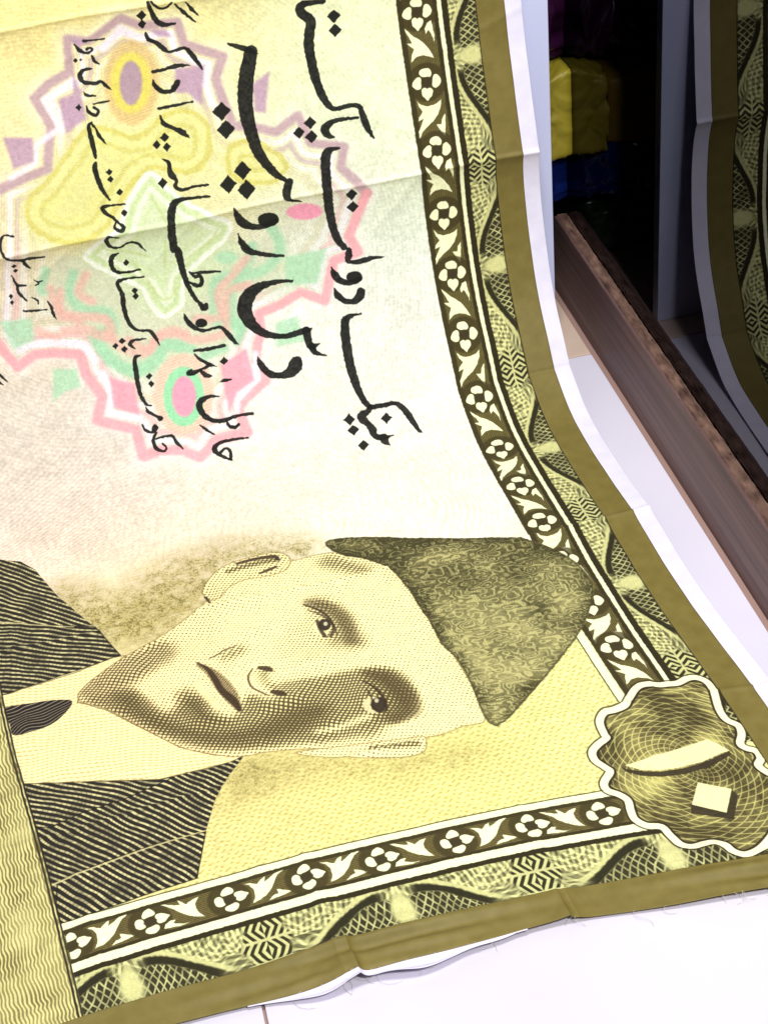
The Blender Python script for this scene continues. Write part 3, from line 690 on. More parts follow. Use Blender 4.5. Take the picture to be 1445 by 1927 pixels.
def window(lo, hi, pad):
    i0 = max(0, int((lo[0] - pad - A0) * DEN)); i1 = min(PW, int((hi[0] + pad - A0) * DEN) + 2)
    j0 = max(0, int((lo[1] - pad - V0) * DEN)); j1 = min(PH, int((hi[1] + pad - V0) * DEN) + 2)
    return slice(j0, max(j0, j1)), slice(i0, max(i0, i1))


def smooth(pts, n=5, closed=False):
    p = np.array(pts, float)
    if len(p) < 3: return p
    q = np.vstack([p[-1], p, p[:2]]) if closed else np.vstack([2 * p[0] - p[1], p, 2 * p[-1] - p[-2]])
    out = []
    for i in range(1, len(q) - 2):
        a, b, c, d = q[i - 1], q[i], q[i + 1], q[i + 2]
        for t in np.arange(n) / n:
            out.append(0.5 * (2 * b + (c - a) * t + (2 * a - 5 * b + 4 * c - d) * t * t + (3 * b - a - 3 * c + d) * t ** 3))
    if not closed: out.append(p[-1])
    out = np.array(out)
    if out.shape[1] > 2: out[:, 2] = np.maximum(out[:, 2], 0.3)
    return out


def stroke_mask(pts, soft=0.35, sm=True, rough=0.0, grow=0.0):
    p = smooth(pts) if sm else np.array(pts, float)
    r = p[:, 2] / 2 + grow
    pad = r.max() + soft * 2 + 1 + rough
    sl = window(p[:, :2].min(0), p[:, :2].max(0), pad)
    X, Y = gA[:, sl[1]], gV[sl[0], :]
    D = np.full((Y.shape[0], X.shape[1]), 1e3, np.float32)
    if D.size == 0: return sl, D
    for k in range(len(p) - 1):
        a, b = p[k], p[k + 1]
        rr = max(r[k], r[k + 1]) + soft * 2 + 1 + rough
        s2 = window(np.minimum(a[:2], b[:2]), np.maximum(a[:2], b[:2]), rr)
        j0, j1, i0, i1 = s2[0].start - sl[0].start, s2[0].stop - sl[0].start, s2[1].start - sl[1].start, s2[1].stop - sl[1].start
        if j1 <= j0 or i1 <= i0: continue
        x, y = X[:, i0:i1], Y[j0:j1]
        dx, dy = b[0] - a[0], b[1] - a[1]
        L2 = dx * dx + dy * dy + 1e-9
        t = np.clip(((x - a[0]) * dx + (y - a[1]) * dy) / L2, 0, 1)
        d = np.sqrt((x - a[0] - t * dx) ** 2 + (y - a[1] - t * dy) ** 2) - (r[k] + (r[k + 1] - r[k]) * t)
        D[j0:j1, i0:i1] = np.minimum(D[j0:j1, i0:i1], d)
    if rough: D = D + (N2[sl] - 0.5) * rough
    return sl, 1 - sstep(D, -soft, soft)


def poly_sdf(pts, pad):
    p = np.array(pts, float)[:, :2]
    sl = window(p.min(0), p.max(0), pad)
    X, Y = gA[:, sl[1]], gV[sl[0], :]
    D = np.full((Y.shape[0], X.shape[1]), 1e6, np.float32)
    if D.size == 0: return sl, D
    inside = np.zeros(D.shape, bool)
    for a, b in zip(p, np.roll(p, -1, 0)):
        dx, dy = b - a
        t = np.clip(((X - a[0]) * dx + (Y - a[1]) * dy) / (dx * dx + dy * dy + 1e-9), 0, 1)
        D = np.minimum(D, (X - a[0] - t * dx) ** 2 + (Y - a[1] - t * dy) ** 2)
        if abs(dy) > 1e-9:
            rows = ((a[1] > Y) != (b[1] > Y))
            inside ^= rows & (X < a[0] + (Y - a[1]) * dx / dy)
    D = np.sqrt(D)
    return sl, np.where(inside, -D, D)


def poly_mask(pts, soft=0.35, sm=False, rough=0.0):
    p = smooth(pts, 4, True) if sm else pts
    sl, D = poly_sdf(p, soft * 2 + 1 + rough)
    if rough: D = D + (N2[sl] - 0.5) * rough
    return sl, 1 - sstep(D, -soft, soft)


IMG = np.zeros((PH, PW, 3), np.float32)


def mix(sl, m, c, alpha=1.0):
    m = (m * alpha)[..., None]
    IMG[sl] = IMG[sl] * (1 - m) + c * m


def strokes(key, c, soft=0.35, alpha=1.0, rough=0.0, sm=True, grow=0.0):
    for s in INK[key]:
        sl, m = stroke_mask(s, soft, sm, rough, grow)
        if m.size: mix(sl, m, c, alpha)


def polys(key, c, soft=0.35, alpha=1.0, sm=False, rough=0.0):
    for s in INK[key]:
        sl, m = poly_mask(s, soft, sm, rough)
        if m.size: mix(sl, m, c, alpha)


# --- tinted ground of the note
keys = np.array([
    # A, V, r, g, b
    (620, 1660, 250, 236, 156), (400, 1640, 246, 236, 164), (180, 1640, 236, 242, 196), (700, 1500, 246, 230, 178),
    (250, 1480, 236, 242, 196), (180, 1400, 230, 240, 208), (520, 1420, 240, 236, 168), (760, 1320, 236, 220, 190),
    (200, 1250, 230, 238, 220), (180, 1100, 234, 236, 222), (320, 1050, 240, 240, 222), (760, 1050, 222, 212, 196),
    (620, 1020, 220, 212, 198), (300, 960, 244, 238, 220), (160, 930, 242, 238, 222), (700, 930, 246, 228, 214),
    (500, 900, 248, 236, 218), (250, 820, 250, 246, 226), (750, 820, 242, 226, 204), (550, 800, 246, 232, 204),
    (350, 760, 250, 246, 220), (650, 720, 230, 220, 156), (200, 500, 236, 238, 158), (300, 420, 234, 234, 152),
    (400, 320, 234, 228, 148), (180, 420, 238, 240, 160), (600, 400, 232, 224, 150), (800, 500, 242, 238, 170)], np.float32)
lo_a, lo_v = np.linspace(A0, A1, 60), np.linspace(V0, V1, 100)
GA, GV = np.meshgrid(lo_a, lo_v)
w = np.exp(-((GA[..., None] - keys[:, 0]) ** 2 + (GV[..., None] - keys[:, 1]) ** 2) / (2 * 85.0 ** 2)) + 1e-6
small = (w[..., None] * keys[:, 2:]).sum(2) / w.sum(2)[..., None] / 255.0
ix = (gA[0] - A0) / (A1 - A0) * 59; i = np.minimum(ix.astype(int), 58); fx = (ix - i)[None, :, None]
iy = (gV[:, 0] - V0) / (V1 - V0) * 99; j = np.minimum(iy.astype(int), 98); fy = (iy - j)[:, None, None]
row = small[j] * (1 - fy) + small[j + 1] * fy
IMG[:] = row[:, i] * (1 - fx) + row[:, i + 1] * fx
# faint rosette line work and mottling of the ground
ln = 0.5 + 0.5 * np.sin((gA * 0.8 + gV * 1.15 + 14 * (N5 - 0.5)) * 0.75)
lw = sstep(gA, 560, 700) * (1 - sstep(gV, 1000, 1120)) * sstep(gV, 780, 900) + 0.03
IMG *= (1 - 0.085 * (ln * np.clip(lw, 0, 1))[..., None] * rgb(200, 225, 250))
ln2 = np.abs(np.sin((np.hypot(gA - 640, gV - 1260) + 6 * N4) * 0.55))
IMG *= (1 - 0.05 * (ln2 ** 4 * (1 - sstep(gA, 760, 840)))[..., None] * rgb(120, 200, 255))
ln3 = np.abs(np.sin((np.hypot(gA - 420, gV - 830) * 0.35 + 5 * N4))) ** 6 + np.abs(np.sin((np.hypot(gA - 720, gV - 900) * 0.33 + 6 * N4))) ** 6
IMG *= (1 - 0.045 * (ln3 * (1 - sstep(gV, 940, 1040)))[..., None] * rgb(90, 160, 255))
for n, k in ((N2, 0.05), (N3, 0.05), (N4, 0.045)):
    IMG *= (1 + k * (n - 0.5))[..., None]

# --- pastel rosette
strokes('ringA', rgb(248, 246, 232), 15, 0.4, grow=8)
strokes('ringB', rgb(250, 244, 240), 15, 0.42, grow=8)
rp = [q[:2] for q in INK['ringA'][0]] + [q[:2] for q in INK['ringB'][0]]
sl, RD = poly_sdf(rp, 10)
up = sstep(gV[sl[0]], 1270, 1400)[..., None]
tint = rgb(206, 178, 190) * up + rgb(244, 190, 194) * (1 - up)
mix(sl, sstep(-RD, 0, 14), rgb(238, 232, 178) * up + rgb(226, 226, 206) * (1 - up), 0.45)
for off, wd, cc_, al in ((-15, 4, rgb(250, 240, 246), 0.8), (-25, 3.5, tint, 0.6), (-35, 3.5, rgb(248, 242, 240), 0.6), (-46, 4, rgb(214, 206, 170), 0.45), (-58, 4, rgb(240, 240, 220), 0.5)):
    mix(sl, 1 - sstep(np.abs(RD - off + 5 * (N4[sl] - 0.5)), wd * 0.4, wd * 1.5), cc_, al)
IMG[sl] *= 1 - (0.055 * (0.5 + 0.5 * np.sin(RD * 1.7)) * (RD < 0))[..., None]
strokes('yellow', rgb(228, 226, 156), 26, 0.55)
polys('ypetal', rgb(226, 222, 140), 12, 0.6, True)
for s in INK['ypetal']:
    sl, D = poly_sdf(smooth(s, 4, True), 6)
    for off, cc_, al in ((-4, rgb(208, 198, 92), 0.6), (-13, rgb(238, 234, 150), 0.5), (-22, rgb(206, 200, 98), 0.5), (-32, rgb(236, 230, 140), 0.45)):
        mix(sl, 1 - sstep(np.abs(D - off + 4 * (N3[sl] - 0.5)), 1.5, 5.0), cc_, al)
strokes('green', rgb(200, 220, 178), 18, 0.62)
polys('gbase', rgb(210, 214, 184), 9, 0.75, True)
strokes('gline', rgb(168, 214, 174), 4.5, 0.85)
strokes('pline', rgb(232, 182, 168), 4, 0.75)
for s in INK['gflower']:
    sl, D = poly_sdf(smooth(s, 4, True), 8)
    mix(sl, 1 - sstep(D, -3, 3), rgb(214, 230, 188), 0.85)
    for off, cc_, al in ((-3, rgb(242, 246, 232), 0.85), (-12, rgb(196, 216, 150), 0.5), (-19, rgb(238, 244, 222), 0.7), (-30, rgb(204, 220, 160), 0.4)):
        mix(sl, 1 - sstep(np.abs(D - off + 3 * (N3[sl] - 0.5)), 1.8, 4.5), cc_, al)
strokes('gvein', rgb(192, 210, 132), 2.5, 0.65)
strokes('ringA', rgb(192, 160, 166), 3.2, 0.88, sm=False)
strokes('ringB', rgb(244, 168, 174), 3.2, 0.88, sm=False)
strokes('ringW', rgb(246, 234, 240), 3.0, 0.85, sm=False)
polys('purple', rgb(188, 154, 176), 3.2, 0.88)
polys('pink', rgb(242, 160, 174), 3.2, 0.88)
polys('gpatch', rgb(172, 218, 178), 3.8, 0.8)
polys('oval1', rgb(226, 196, 132), 5, 0.8)
for key, c1, f in (('oval1', rgb(200, 160, 90), 1.1), ('oval4', rgb(200, 150, 110), 1.1)):
    if key == 'oval4': polys('oval4', rgb(246, 208, 186), 4, 0.85)
    for s in INK[key]:
        sl, m = poly_mask(s, 3)
        mix(sl, m * (0.5 + 0.5 * np.sin((gV[sl[0]] * 1.0 + gA[:, sl[1]] * 0.15) * 1.6)), c1, 0.3)
polys('oval2', rgb(228, 216, 100), 4, 0.92)
polys('oval3', rgb(178, 150, 164), 2.5, 0.95)
polys('oval5', rgb(150, 220, 168), 2.5, 0.95)
polys('oval6', rgb(242, 154, 180), 2.4, 0.92)
ros = (np.hypot((gA - 520) / 330, (gV - 1250) / 400) < 1.1)
IMG *= (1 - 0.05 * (0.5 + 0.5 * np.sin(gV * 2.1 + gA * 0.4 + 3 * N4)) * ros)[..., None]

# --- writing
DARK = rgb(27, 27, 25)
for s in INK['ink']:
    sl, m = stroke_mask(s, 0.55, True, 1.4)
    if m.size: mix(sl, m * (0.86 + 0.14 * N2[sl]), DARK)
polys('fill', DARK, 0.5, 0.95, rough=1.2)

# --- darker haze of engraving round the head, and the woven ground below it
under = (gV < 560) & (gA < 840)
frame_in = np.clip(1 - sstep(gV, 560, 700), 0, 1) * (1 - sstep(gA, 824, 832))
weave_s = np.sin(gV * 0.95 + 1.3 * np.sin(gA * 0.42 + 2.5 * N4) + 5 * N5)
weave_c = np.sin(gA * 0.75 + np.floor((gV * 0.95) / 3.1416) * 1.7 + 3 * N3)
weave = sstep(weave_s * 0.55 + 0.45 * weave_c + 0.5 * (N2 - 0.5), 0.1, 0.95)
inner = sstep(gA, 150, 152) * sstep(gV, 256, 258) * (gA < 720) * (1 - sstep(gV, 470, 620))
mix((slice(None), slice(None)), (weave * inner).astype(np.float32), rgb(178, 158, 80), 0.75)
spk = sstep(N1 * 0.6 + N2 * 0.4, 0.42, 0.72)
for key, al in (('halo', 0.85), ('halo2', 0.55)):
    for s in INK[key]:
        sl, m = stroke_mask(s, 42)
        if not m.size: continue
        q = np.clip(m * (0.55 + 0.9 * (N3[sl] - 0.3)), 0, 1)
        mix(sl, q, rgb(176, 160, 92), al * 0.75)
        mix(sl, q * spk[sl], rgb(92, 84, 46), al * 0.85)


def hatch(sl, ang, per, wob=0.0):
    x, y = gA[:, sl[1]], gV[sl[0], :]
    p = (x * math.cos(ang) + y * math.sin(ang)) + wob * (N4[sl] - 0.5)
    return 0.5 + 0.5 * np.cos(p * 2 * math.pi / per)


# coat: rows of light stitches on dark, turning at the lapels
def weave_cloth(pts, ang, per=7.4, light=0.6):
    sl, m = poly_mask(pts, 0.5)
    if not m.size: return
    mix(sl, m, rgb(42, 38, 31))
    L = hatch(sl, ang, per, 4.5)
    D = hatch(sl, ang + 1.5, 6.0, 26)
    ln = sstep(L, light, light + 0.22) * (0.72 + 0.28 * sstep(D, 0.1, 0.4)) * (0.85 + 0.7 * (N3[sl] - 0.5))
    mix(sl, m * np.clip(ln, 0, 1), rgb(226, 216, 156), 0.92)


def edge_line(pts, c, al=0.85, soft=0.5):
    sl, m = stroke_mask(pts, soft, False)
    mix(sl, m, c, al)


for k, s in enumerate(INK['coat']): weave_cloth(s, (2.33, 2.45)[k])
for k, s in enumerate(INK['lapel']):
    weave_cloth(s, (2.06, 2.22, 2.5)[k % 3], 7.4, 0.58)
    edge_line([(q[0], q[1], 1.6) for q in s] + [(s[0][0], s[0][1], 1.6)], rgb(28, 24, 20), 0.7)
strokes('seam', rgb(222, 210, 146), 0.6, 0.8)
# shirt and tie
for s in INK['shirt']:
    sl, m = poly_mask(s, 0.5)
    mix(sl, m, rgb(248, 236, 172))
    L = hatch(sl, 1.75, 5.2, 6); D = hatch(sl, 0.2, 6.5, 8)
    mix(sl, m * sstep(L, 0.62, 0.92) * (0.35 + 0.65 * sstep(D, 0.25, 0.6)), rgb(190, 158, 92), 0.75)
    sl, D = poly_sdf(s, 3)
    mix(sl, 1 - sstep(np.abs(D), 0.5, 1.2), rgb(92, 74, 44), 0.7)
for s in INK['tie']:
    sl, m = poly_mask(s, 0.6, True)
    mix(sl, m, rgb(38, 32, 34))
    L = hatch(sl, 1.2, 5.5, 16)
    mix(sl, m * sstep(L, 0.8, 0.97), rgb(190, 176, 130), 0.75)


# face: one tone field, engraved as a grid of dots
def engraved(key, extra_dark=(), base=0.12, sm=True, shade=(), lights=()):
    for s in INK[key]:
        sl, m = poly_mask(s, 0.6, sm)
        shp = m.shape
        T = np.full(shp, base, np.float32) + 0.12 * (N5[sl] - 0.5)
        x, y = gA[:, sl[1]], gV[sl[0], :]

        def put(k, amt, soft):
            for st in INK[k]: lay(stroke_mask(st, soft), amt)

        def lay(sm_, amt):
            for s2, mm_ in (sm_,):
                j0, j1 = max(sl[0].start, s2[0].start), min(sl[0].stop, s2[0].stop)
                i0, i1 = max(sl[1].start, s2[1].start), min(sl[1].stop, s2[1].stop)
                if j1 <= j0 or i1 <= i0: continue
                sub = mm_[j0 - s2[0].start:j1 - s2[0].start, i0 - s2[1].start:i1 - s2[1].start]
                v = T[j0 - sl[0].start:j1 - sl[0].start, i0 - sl[1].start:i1 - sl[1].start]
                v[...] = v + (amt - v) * sub * 0.9 if amt < 0.2 else np.maximum(v, v + (amt - v) * sub)
        for k, amt, soft in extra_dark: put(k, amt, soft)
        for k, amt, soft in shade:
            for st in INK[k]: lay(poly_mask(st, soft, True), amt)
        for k, amt, soft in lights: put(k, amt, soft)
        skin = rgb(250, 236, 172)
        c = skin * np.ones(shp + (1,), np.float32)
        c = c * (1 - 0.10 * sstep(x - y * 0.2, 380, 620)[..., None] * rgb(20, 120, 90))
        c = c * (1 - 0.34 * np.clip(T - 0.1, 0, 1)[..., None] * rgb(170, 160, 235))
        mix(sl, m, c)
        g1 = hatch(sl, 0.62, 4.8, 7); g2 = hatch(sl, 0.62 + 1.35, 4.8, 7)
        thr = 1.02 - T * 1.02
        dots = sstep(np.maximum(g1, g2) * 0.72 + 0.28 * g1 * g2 + 0.22 * (N1[sl] - 0.5), thr - 0.16, thr + 0.12)
        mix(sl, m * dots, rgb(72, 60, 36), 0.88)
        sl, D = poly_sdf(smooth(s, 4, True) if sm else s, 3)
        mix(sl, (1 - sstep(np.abs(D), 0.4, 1.3)), rgb(120, 98, 56), 0.55)


engraved('face', (('light', 0.08, 16), ('mid', 0.42, 14)), shade=(('shade', 0.50, 10), ('shade2', 0.80, 15)), lights=(('light2', 0.10, 7),))
engraved('ear', (('earshade', 0.55, 4),), 0.2)
engraved('ear2', (('earshade', 0.5, 4),), 0.14)
for s in INK['brow']:
    sl, m = stroke_mask(s, 6)
    h = hatch(sl, 2.3, 2.6, 8)
    mix(sl, m * (0.35 + 0.65 * sstep(h + 0.3 * (N1[sl] - 0.5), 0.35, 0.7)), rgb(82, 68, 42), 0.78)
for s in INK['lips']:
    sl, m = stroke_mask(s, 2.5)
    h = hatch(sl, 0.9, 3.2, 4)
    mix(sl, m * (0.5 + 0.5 * sstep(h, 0.3, 0.7)), rgb(86, 66, 40), 0.85)
polys('white', rgb(236, 226, 168), 1.4, 0.8, True)
polys('iris', rgb(46, 38, 30), 1.2, 0.92, True)
polys('glint', rgb(222, 214, 170), 0.9, 0.85, True)
strokes('feature', rgb(56, 42, 30), 1.3, 0.85)
strokes('lip', rgb(246, 228, 164), 3.5, 0.75)

# wool cap
for s in INK['cap']:
    sl, m = poly_mask(s, 1.0, True, 2.5)
    x, y = gA[:, sl[1]], gV[sl[0], :]
    n6, n12, n20 = vnoise(10, 6, 31)[sl], vnoise(19, 11, 32)[sl], vnoise(34, 34, 33)[sl]
    curl = 0.5 + 0.5 * np.sin(2 * math.pi * (2.6 * n6 + 2.2 * n12 + 0.012 * x))
    tick = 0.5 + 0.5 * np.sin(2 * math.pi * (x * 0.32 + 2.0 * n12 + 1.2 * n6))
    tone = 0.66 - 0.62 * sstep(curl, 0.45, 0.95) * (0.5 + 0.5 * tick) + 0.35 * (N2[sl] - 0.5) + 0.5 * (n20 - 0.5) + 0.25 * (N1[sl] - 0.5)
    tone += -0.06 + 0.22 * sstep(y, 600, 740) - 0.16 * (1 - sstep(y, 420, 600))
    _, DC = poly_sdf(smooth(s, 4, True), 3.25 + 2.5)
    DC = DC[:y.shape[0], :x.shape[1]]
    if DC.shape == tone.shape: tone += 0.30 * sstep(DC, -22, -2)
    c = rgb(190, 182, 120) * (1 - np.clip(tone, 0, 1))[..., None] + rgb(66, 62, 36) * np.clip(tone, 0, 1)[..., None]
    mix(sl, m, c)
    sl, D = poly_sdf(smooth(s, 4, True), 4)
    mix(sl, 1 - sstep(np.abs(D + 1), 0.6, 2.2), rgb(66, 58, 36), 0.6)

# --- left strip of wavy lines
ls = sstep(gA, 827, 828.5) * (1 - sstep(gV, 652, 654))
wav = np.sin(gA * 1.55 + 2.6 * np.sin(gV * 0.045 + 3 * N5) + 1.1 * np.sin(gV * 0.33 + 6 * N4) + 2.2 * (N3 - 0.5))
IMG[:] = IMG * (1 - ls[..., None]) + rgb(218, 210, 142) * ls[..., None]
mix((slice(None), slice(None)), ls * np.clip(sstep(wav + 0.12 + 0.9 * (N3 - 0.5) + 0.5 * (N2 - 0.5), -0.35, 0.55) * (0.75 + 0.6 * (N4 - 0.5)), 0, 1), rgb(92, 82, 40), 0.86)
for a, wd in ((831.0, 1.3), (827.0, 1.2)):
    mix((slice(None), slice(None)), (1 - sstep(np.abs(gA - a + 0.6 * (N3 - 0.5)), wd * 0.6, wd * 1.2)) * (1 - sstep(gV, 652, 654)), rgb(40, 34, 26), 0.9)

# --- frame bands
IVORY = rgb(240, 242, 196)
INKB = rgb(48, 42, 24)
jit = 0.9 * (N2 - 0.5)
capm = np.zeros((PH, PW), np.float32)
sl, m = poly_mask(INK['cap'][0], 1.0, True)
capm[sl] = m
sl, m = poly_mask(INK['coat'][1], 1.0)
off_cap = 1 - capm


def rect(a0, a1, v0, v1, soft=0.4, j=0.0):
    ja = jit * j
    return sstep(gA + ja, a0 - soft, a0 + soft) * (1 - sstep(gA + ja, a1 - soft, a1 + soft)) * sstep(gV + ja, v0 - soft, v0 + soft) * (1 - sstep(gV + ja, v1 - soft, v1 + soft))


ALL = (slice(None), slice(None))
corner_v = 1 - sstep(gV, 560, 640)


def guilloche(p, q):
    """p along the band in repeats (0 = chevron, .5 = pale knot), q from the white line to the olive border"""
    pp = np.abs(((p + 0.5) % 1.0) - 0.5) * 2            # 0 chevron .. 1 knot
    sgn = np.where(((p + 0.5) % 1.0) < 0.5, -1.0, 1.0)
    arch = 1.15 - 0.92 * sstep(pp, 0.18, 0.86) + 0.35 * sstep(pp, 0.9, 1.0)
    tone = np.full(p.shape, 0.46, np.float32)
    fine = 0.5 + 0.5 * np.sin(p * 2 * math.pi * 46 * sgn + q * 9 + 5 * N4)
    fan = 0.5 + 0.5 * np.sin(np.hypot((pp - 0.28) * 9, (q - 0.1) * 5) * 8.5 + 5 * N3 + 3 * N4)
    fan2 = 0.5 + 0.5 * np.sin(np.hypot((pp - 0.62) * 9, (q + 0.35) * 4) * 10 + 4 * N3)
    tone = 0.66 - 0.34 * sstep(fine, 0.3, 0.7) * (q < 0.6) - 0.34 * sstep(fan, 0.5, 0.85) * (pp < 0.62) - 0.3 * sstep(fan2, 0.6, 0.9) + 0.18 * (N2 - 0.5) + 0.25 * (N3 - 0.5)
    net_region = sstep(q - arch, 0.06, 0.12)
    u1 = p * 33 * sgn + q * 3.4 + 0.9 * N4; u2 = p * 33 * sgn - q * 3.4 + 0.9 * N5 + 0.3 * N3
    net = np.maximum(1 - sstep(np.abs(((u1 % 1) - 0.5)), 0.07, 0.17), 1 - sstep(np.abs(((u2 % 1) - 0.5)), 0.07, 0.17))
    net *= 0.75 + 0.5 * (N3 - 0.5)
    tone = tone * (1 - net_region) + (0.95 - 0.85 * net) * net_region
    cres = (1 - sstep(np.abs(q - arch + 0.02), 0.07, 0.13)) * sstep(pp, 0.22, 0.42) * (1 - sstep(pp, 0.84, 0.92))
    rim = (1 - sstep(np.abs(q - arch + 0.20), 0.03, 0.09)) * sstep(pp, 0.2, 0.35) * (1 - sstep(pp, 0.9, 0.97))
    tone = tone * (1 - rim) + 0.12 * rim
    tone = tone * (1 - cres) + 1.0 * cres
    knot = 1 - sstep(np.hypot((1 - pp) * 6.5 / (0.55 + 0.75 * q), (q - 0.62) * 1.25), 0.35, 0.75)
    tone = tone * (1 - knot) + 0.1 * knot
    chev_r = 1 - sstep(np.abs(pp - 0.02) + 0.03 * np.sin(q * 9) + 0.06 * (N3 - 0.5), 0.12, 0.17)
    ps = (((p + 0.5) % 1.0) - 0.5) * 2
    qf = (q * 1.9 + 0.1) % 1.0
    ch = np.sin((ps * 17 + np.abs(qf - 0.5) * 2.1 * np.where(ps > 0, 1, -1)) * 2 * math.pi)
    chv = sstep(ch + 0.4 * (N2 - 0.5), -0.25, 0.2)
    chv *= sstep(np.minimum(qf, 1 - qf), 0.03, 0.10)
    tone = tone * (1 - chev_r) + (0.12 + 0.86 * chv) * chev_r
    return np.clip(tone, 0, 1)


GL, GD = rgb(222, 220, 150), rgb(46, 43, 26)


def put_guilloche(mask, p, q):
    t = guilloche(p, q)[..., None]
    IMG[:] = IMG * (1 - mask[..., None]) + (GL * (1 - t) + GD * t) * mask[..., None]


vr = gV + 0 * gA
ar = gA + 0 * gV
# right-hand bands
put_guilloche(rect(37, 77, 300, 1900), (vr - 1342) / 304.0 + 0.0, (77 - ar) / 40.0)
mix(ALL, rect(75, 83.5, 300, 1900, 0.5, 1.2), INKB)
hat = 0.5 + 0.5 * np.sin(gA * 2.6 + 1.5 * (N3 - 0.5) + 0.0 * gV)
band_c = rgb(112, 102, 56) * (1 - 0.62 * sstep(hat + 0.8 * (N1 - 0.5), 0.3, 0.75))[..., None] + rgb(48, 42, 26) * (0.62 * sstep(hat + 0.8 * (N1 - 0.5), 0.3, 0.75))[..., None]
mR = rect(88, 141, 240, 1900, 0.5, 0.8) * off_cap
IMG[:] = IMG * (1 - mR[..., None]) + band_c * mR[..., None]
mix(ALL, rect(89, 94, 240, 1900, 0.8, 1.0) * off_cap, INKB, 0.85)
mix(ALL, rect(134, 141, 240, 1900, 0.8, 1.0) * off_cap, INKB, 0.7)
mix(ALL, rect(83, 88.5, 240, 1900, 0.5, 0.8), IVORY)
mix(ALL, rect(142, 152, 246, 560, 0.5, 0.8) * off_cap * corner_v, IVORY)
mix(ALL, rect(152, 153.6, 256, 540, 0.4, 0.5) * off_cap * corner_v, INKB, 0.8)
# bottom bands
left_of = 1 - sstep(gA, 825, 826)
put_guilloche(rect(60, 826, 128, 186), (ar - 338) / 290.0, (186 - vr) / 56.0)
mix(ALL, rect(76, 826, 183.5, 190.5, 0.5, 1.2), INKB)
hat2 = 0.5 + 0.5 * np.sin(gV * 2.6 + 1.5 * (N3 - 0.5) + 0.0 * gA)
k2 = (0.62 * sstep(hat2 + 0.8 * (N1 - 0.5), 0.3, 0.75))[..., None]
mB = rect(88, 826, 201.5, 247, 0.5, 0.8)
IMG[:] = IMG * (1 - mB[..., None]) + (rgb(112, 102, 56) * (1 - k2) + rgb(52, 42, 28) * k2) * mB[..., None]
mix(ALL, rect(90, 826, 241.5, 247, 0.8, 1.0), INKB, 0.75)
mix(ALL, rect(90, 826, 201.5, 206, 0.8, 1.0), INKB, 0.85)
mix(ALL, rect(84, 826, 190.5, 201.5, 0.5, 0.8), IVORY)
mix(ALL, rect(146, 826, 247, 256, 0.5, 0.8), IVORY)
mix(ALL, rect(150, 826, 256, 257.6, 0.4, 0.5), INKB, 0.8)


def ornament(key, ca, cv, scale, bottom, colour):
    for pl in INK[key]:
        if bottom:     # turned a quarter so that it runs along the lower edge
            pts = [(ca + v * scale * 0.95, cv + a * scale * 0.98) for a, v in pl]
        else:
            pts = [(ca + a * scale, cv + v * scale) for a, v in pl]
        sl, m = poly_mask(pts, 0.45, key == 'petals', 0.8)
        if m.size: mix(sl, m * (off_cap[sl] if not bottom else 1 - sstep(gA[:, sl[1]], 824.5, 825.5)), colour)


def flower(ca, cv, scale, bottom):
    sl, m = poly_mask([(ca + 27 * scale * math.cos(t * .314), cv + 27 * scale * math.sin(t * .314)) for t in range(20)], 1.5)
    lim = rect(89, 140, 0, 2000)[sl] * off_cap[sl] if not bottom else rect(0, 825, 202, 246)[sl]
    mix(sl, m * lim, rgb(62, 54, 30), 0.75)
    ornament('petals', ca, cv, scale, bottom, IVORY)
    sl, m = poly_mask([(ca + 7.4 * scale * math.cos(t * .628), cv + 7.4 * scale * math.sin(t * .628)) for t in range(10)], 0.8, True, 1.5)
    mix(sl, m * (off_cap[sl] if not bottom else 1), rgb(62, 54, 34), 0.95)


RF = [1748.0, 1655.3, 1562.6, 1468.3, 1375.5, 1279.8, 1189.6, 1100.4, 1006.9, 908.8, 817.5, 729.5, 645.7, 562.0, 478.2, 392.0]
for k, v in enumerate(RF):
    if v > 420: flower(115.5, v, 0.97, False)
    ornament('leaf1' if k % 2 == 0 else 'leaf2', 115.0, v, 0.97, False, IVORY)
BF = [821.2, 737.0, 650.9, 566.0, 484.3, 401.0, 317.0, 238.3]
SEQ = [1, 2, 1, 1, 2, 1, 2]
for k, a in enumerate(BF):
    flower(a, 224.0, 0.88, True)
    if k < 7:
        # between this flower and the next one towards the corner
        key = 'leaf2' if SEQ[k] == 1 else 'leaf1'
        ornament(key, a, 224.0, 0.88, True, IVORY)

# --- corner cartouche
cpts = smooth(INK['cart'][0], 4, True)
cc = cpts[:, :2].mean(0)
sl, D = poly_sdf(cpts, 8)
x, y = gA[:, sl[1]] - cc[0], gV[sl[0], :] - cc[1]
rr, th = np.hypot(x, y), np.arctan2(y, x)
ins = 1 - sstep(D, -1, 0)
g1 = np.abs(np.sin(rr * 0.36 + 9 * th + 1.2 * np.sin(3 * th) + 3.5 * N4[sl])); g2 = np.abs(np.sin(rr * 0.36 - 9 * th + 1.2 * np.sin(2 * th + 1) + 3.5 * N5[sl] - 2.5 * N4[sl]))
lines = np.maximum(1 - sstep(g1, 0.10, 0.38), 1 - sstep(g2, 0.10, 0.38))
glow = 1 - sstep(np.abs(np.sin(th * 1.0 + 0.5)) * rr, 4, 26)
t = np.clip(0.80 - 0.62 * lines - 0.25 * glow + 0.7 * (N4[sl] - 0.5) + 0.35 * (N3[sl] - 0.5) + 0.25 * (N2[sl] - 0.5), 0, 1)[..., None]
ccol = rgb(206, 198, 120) * (1 - t) + rgb(72, 64, 38) * t
mix(sl, ins, ccol)
mix(sl, 1 - sstep(np.abs(D + 5.4), 0.8, 1.9), rgb(46, 38, 26), 0.9)
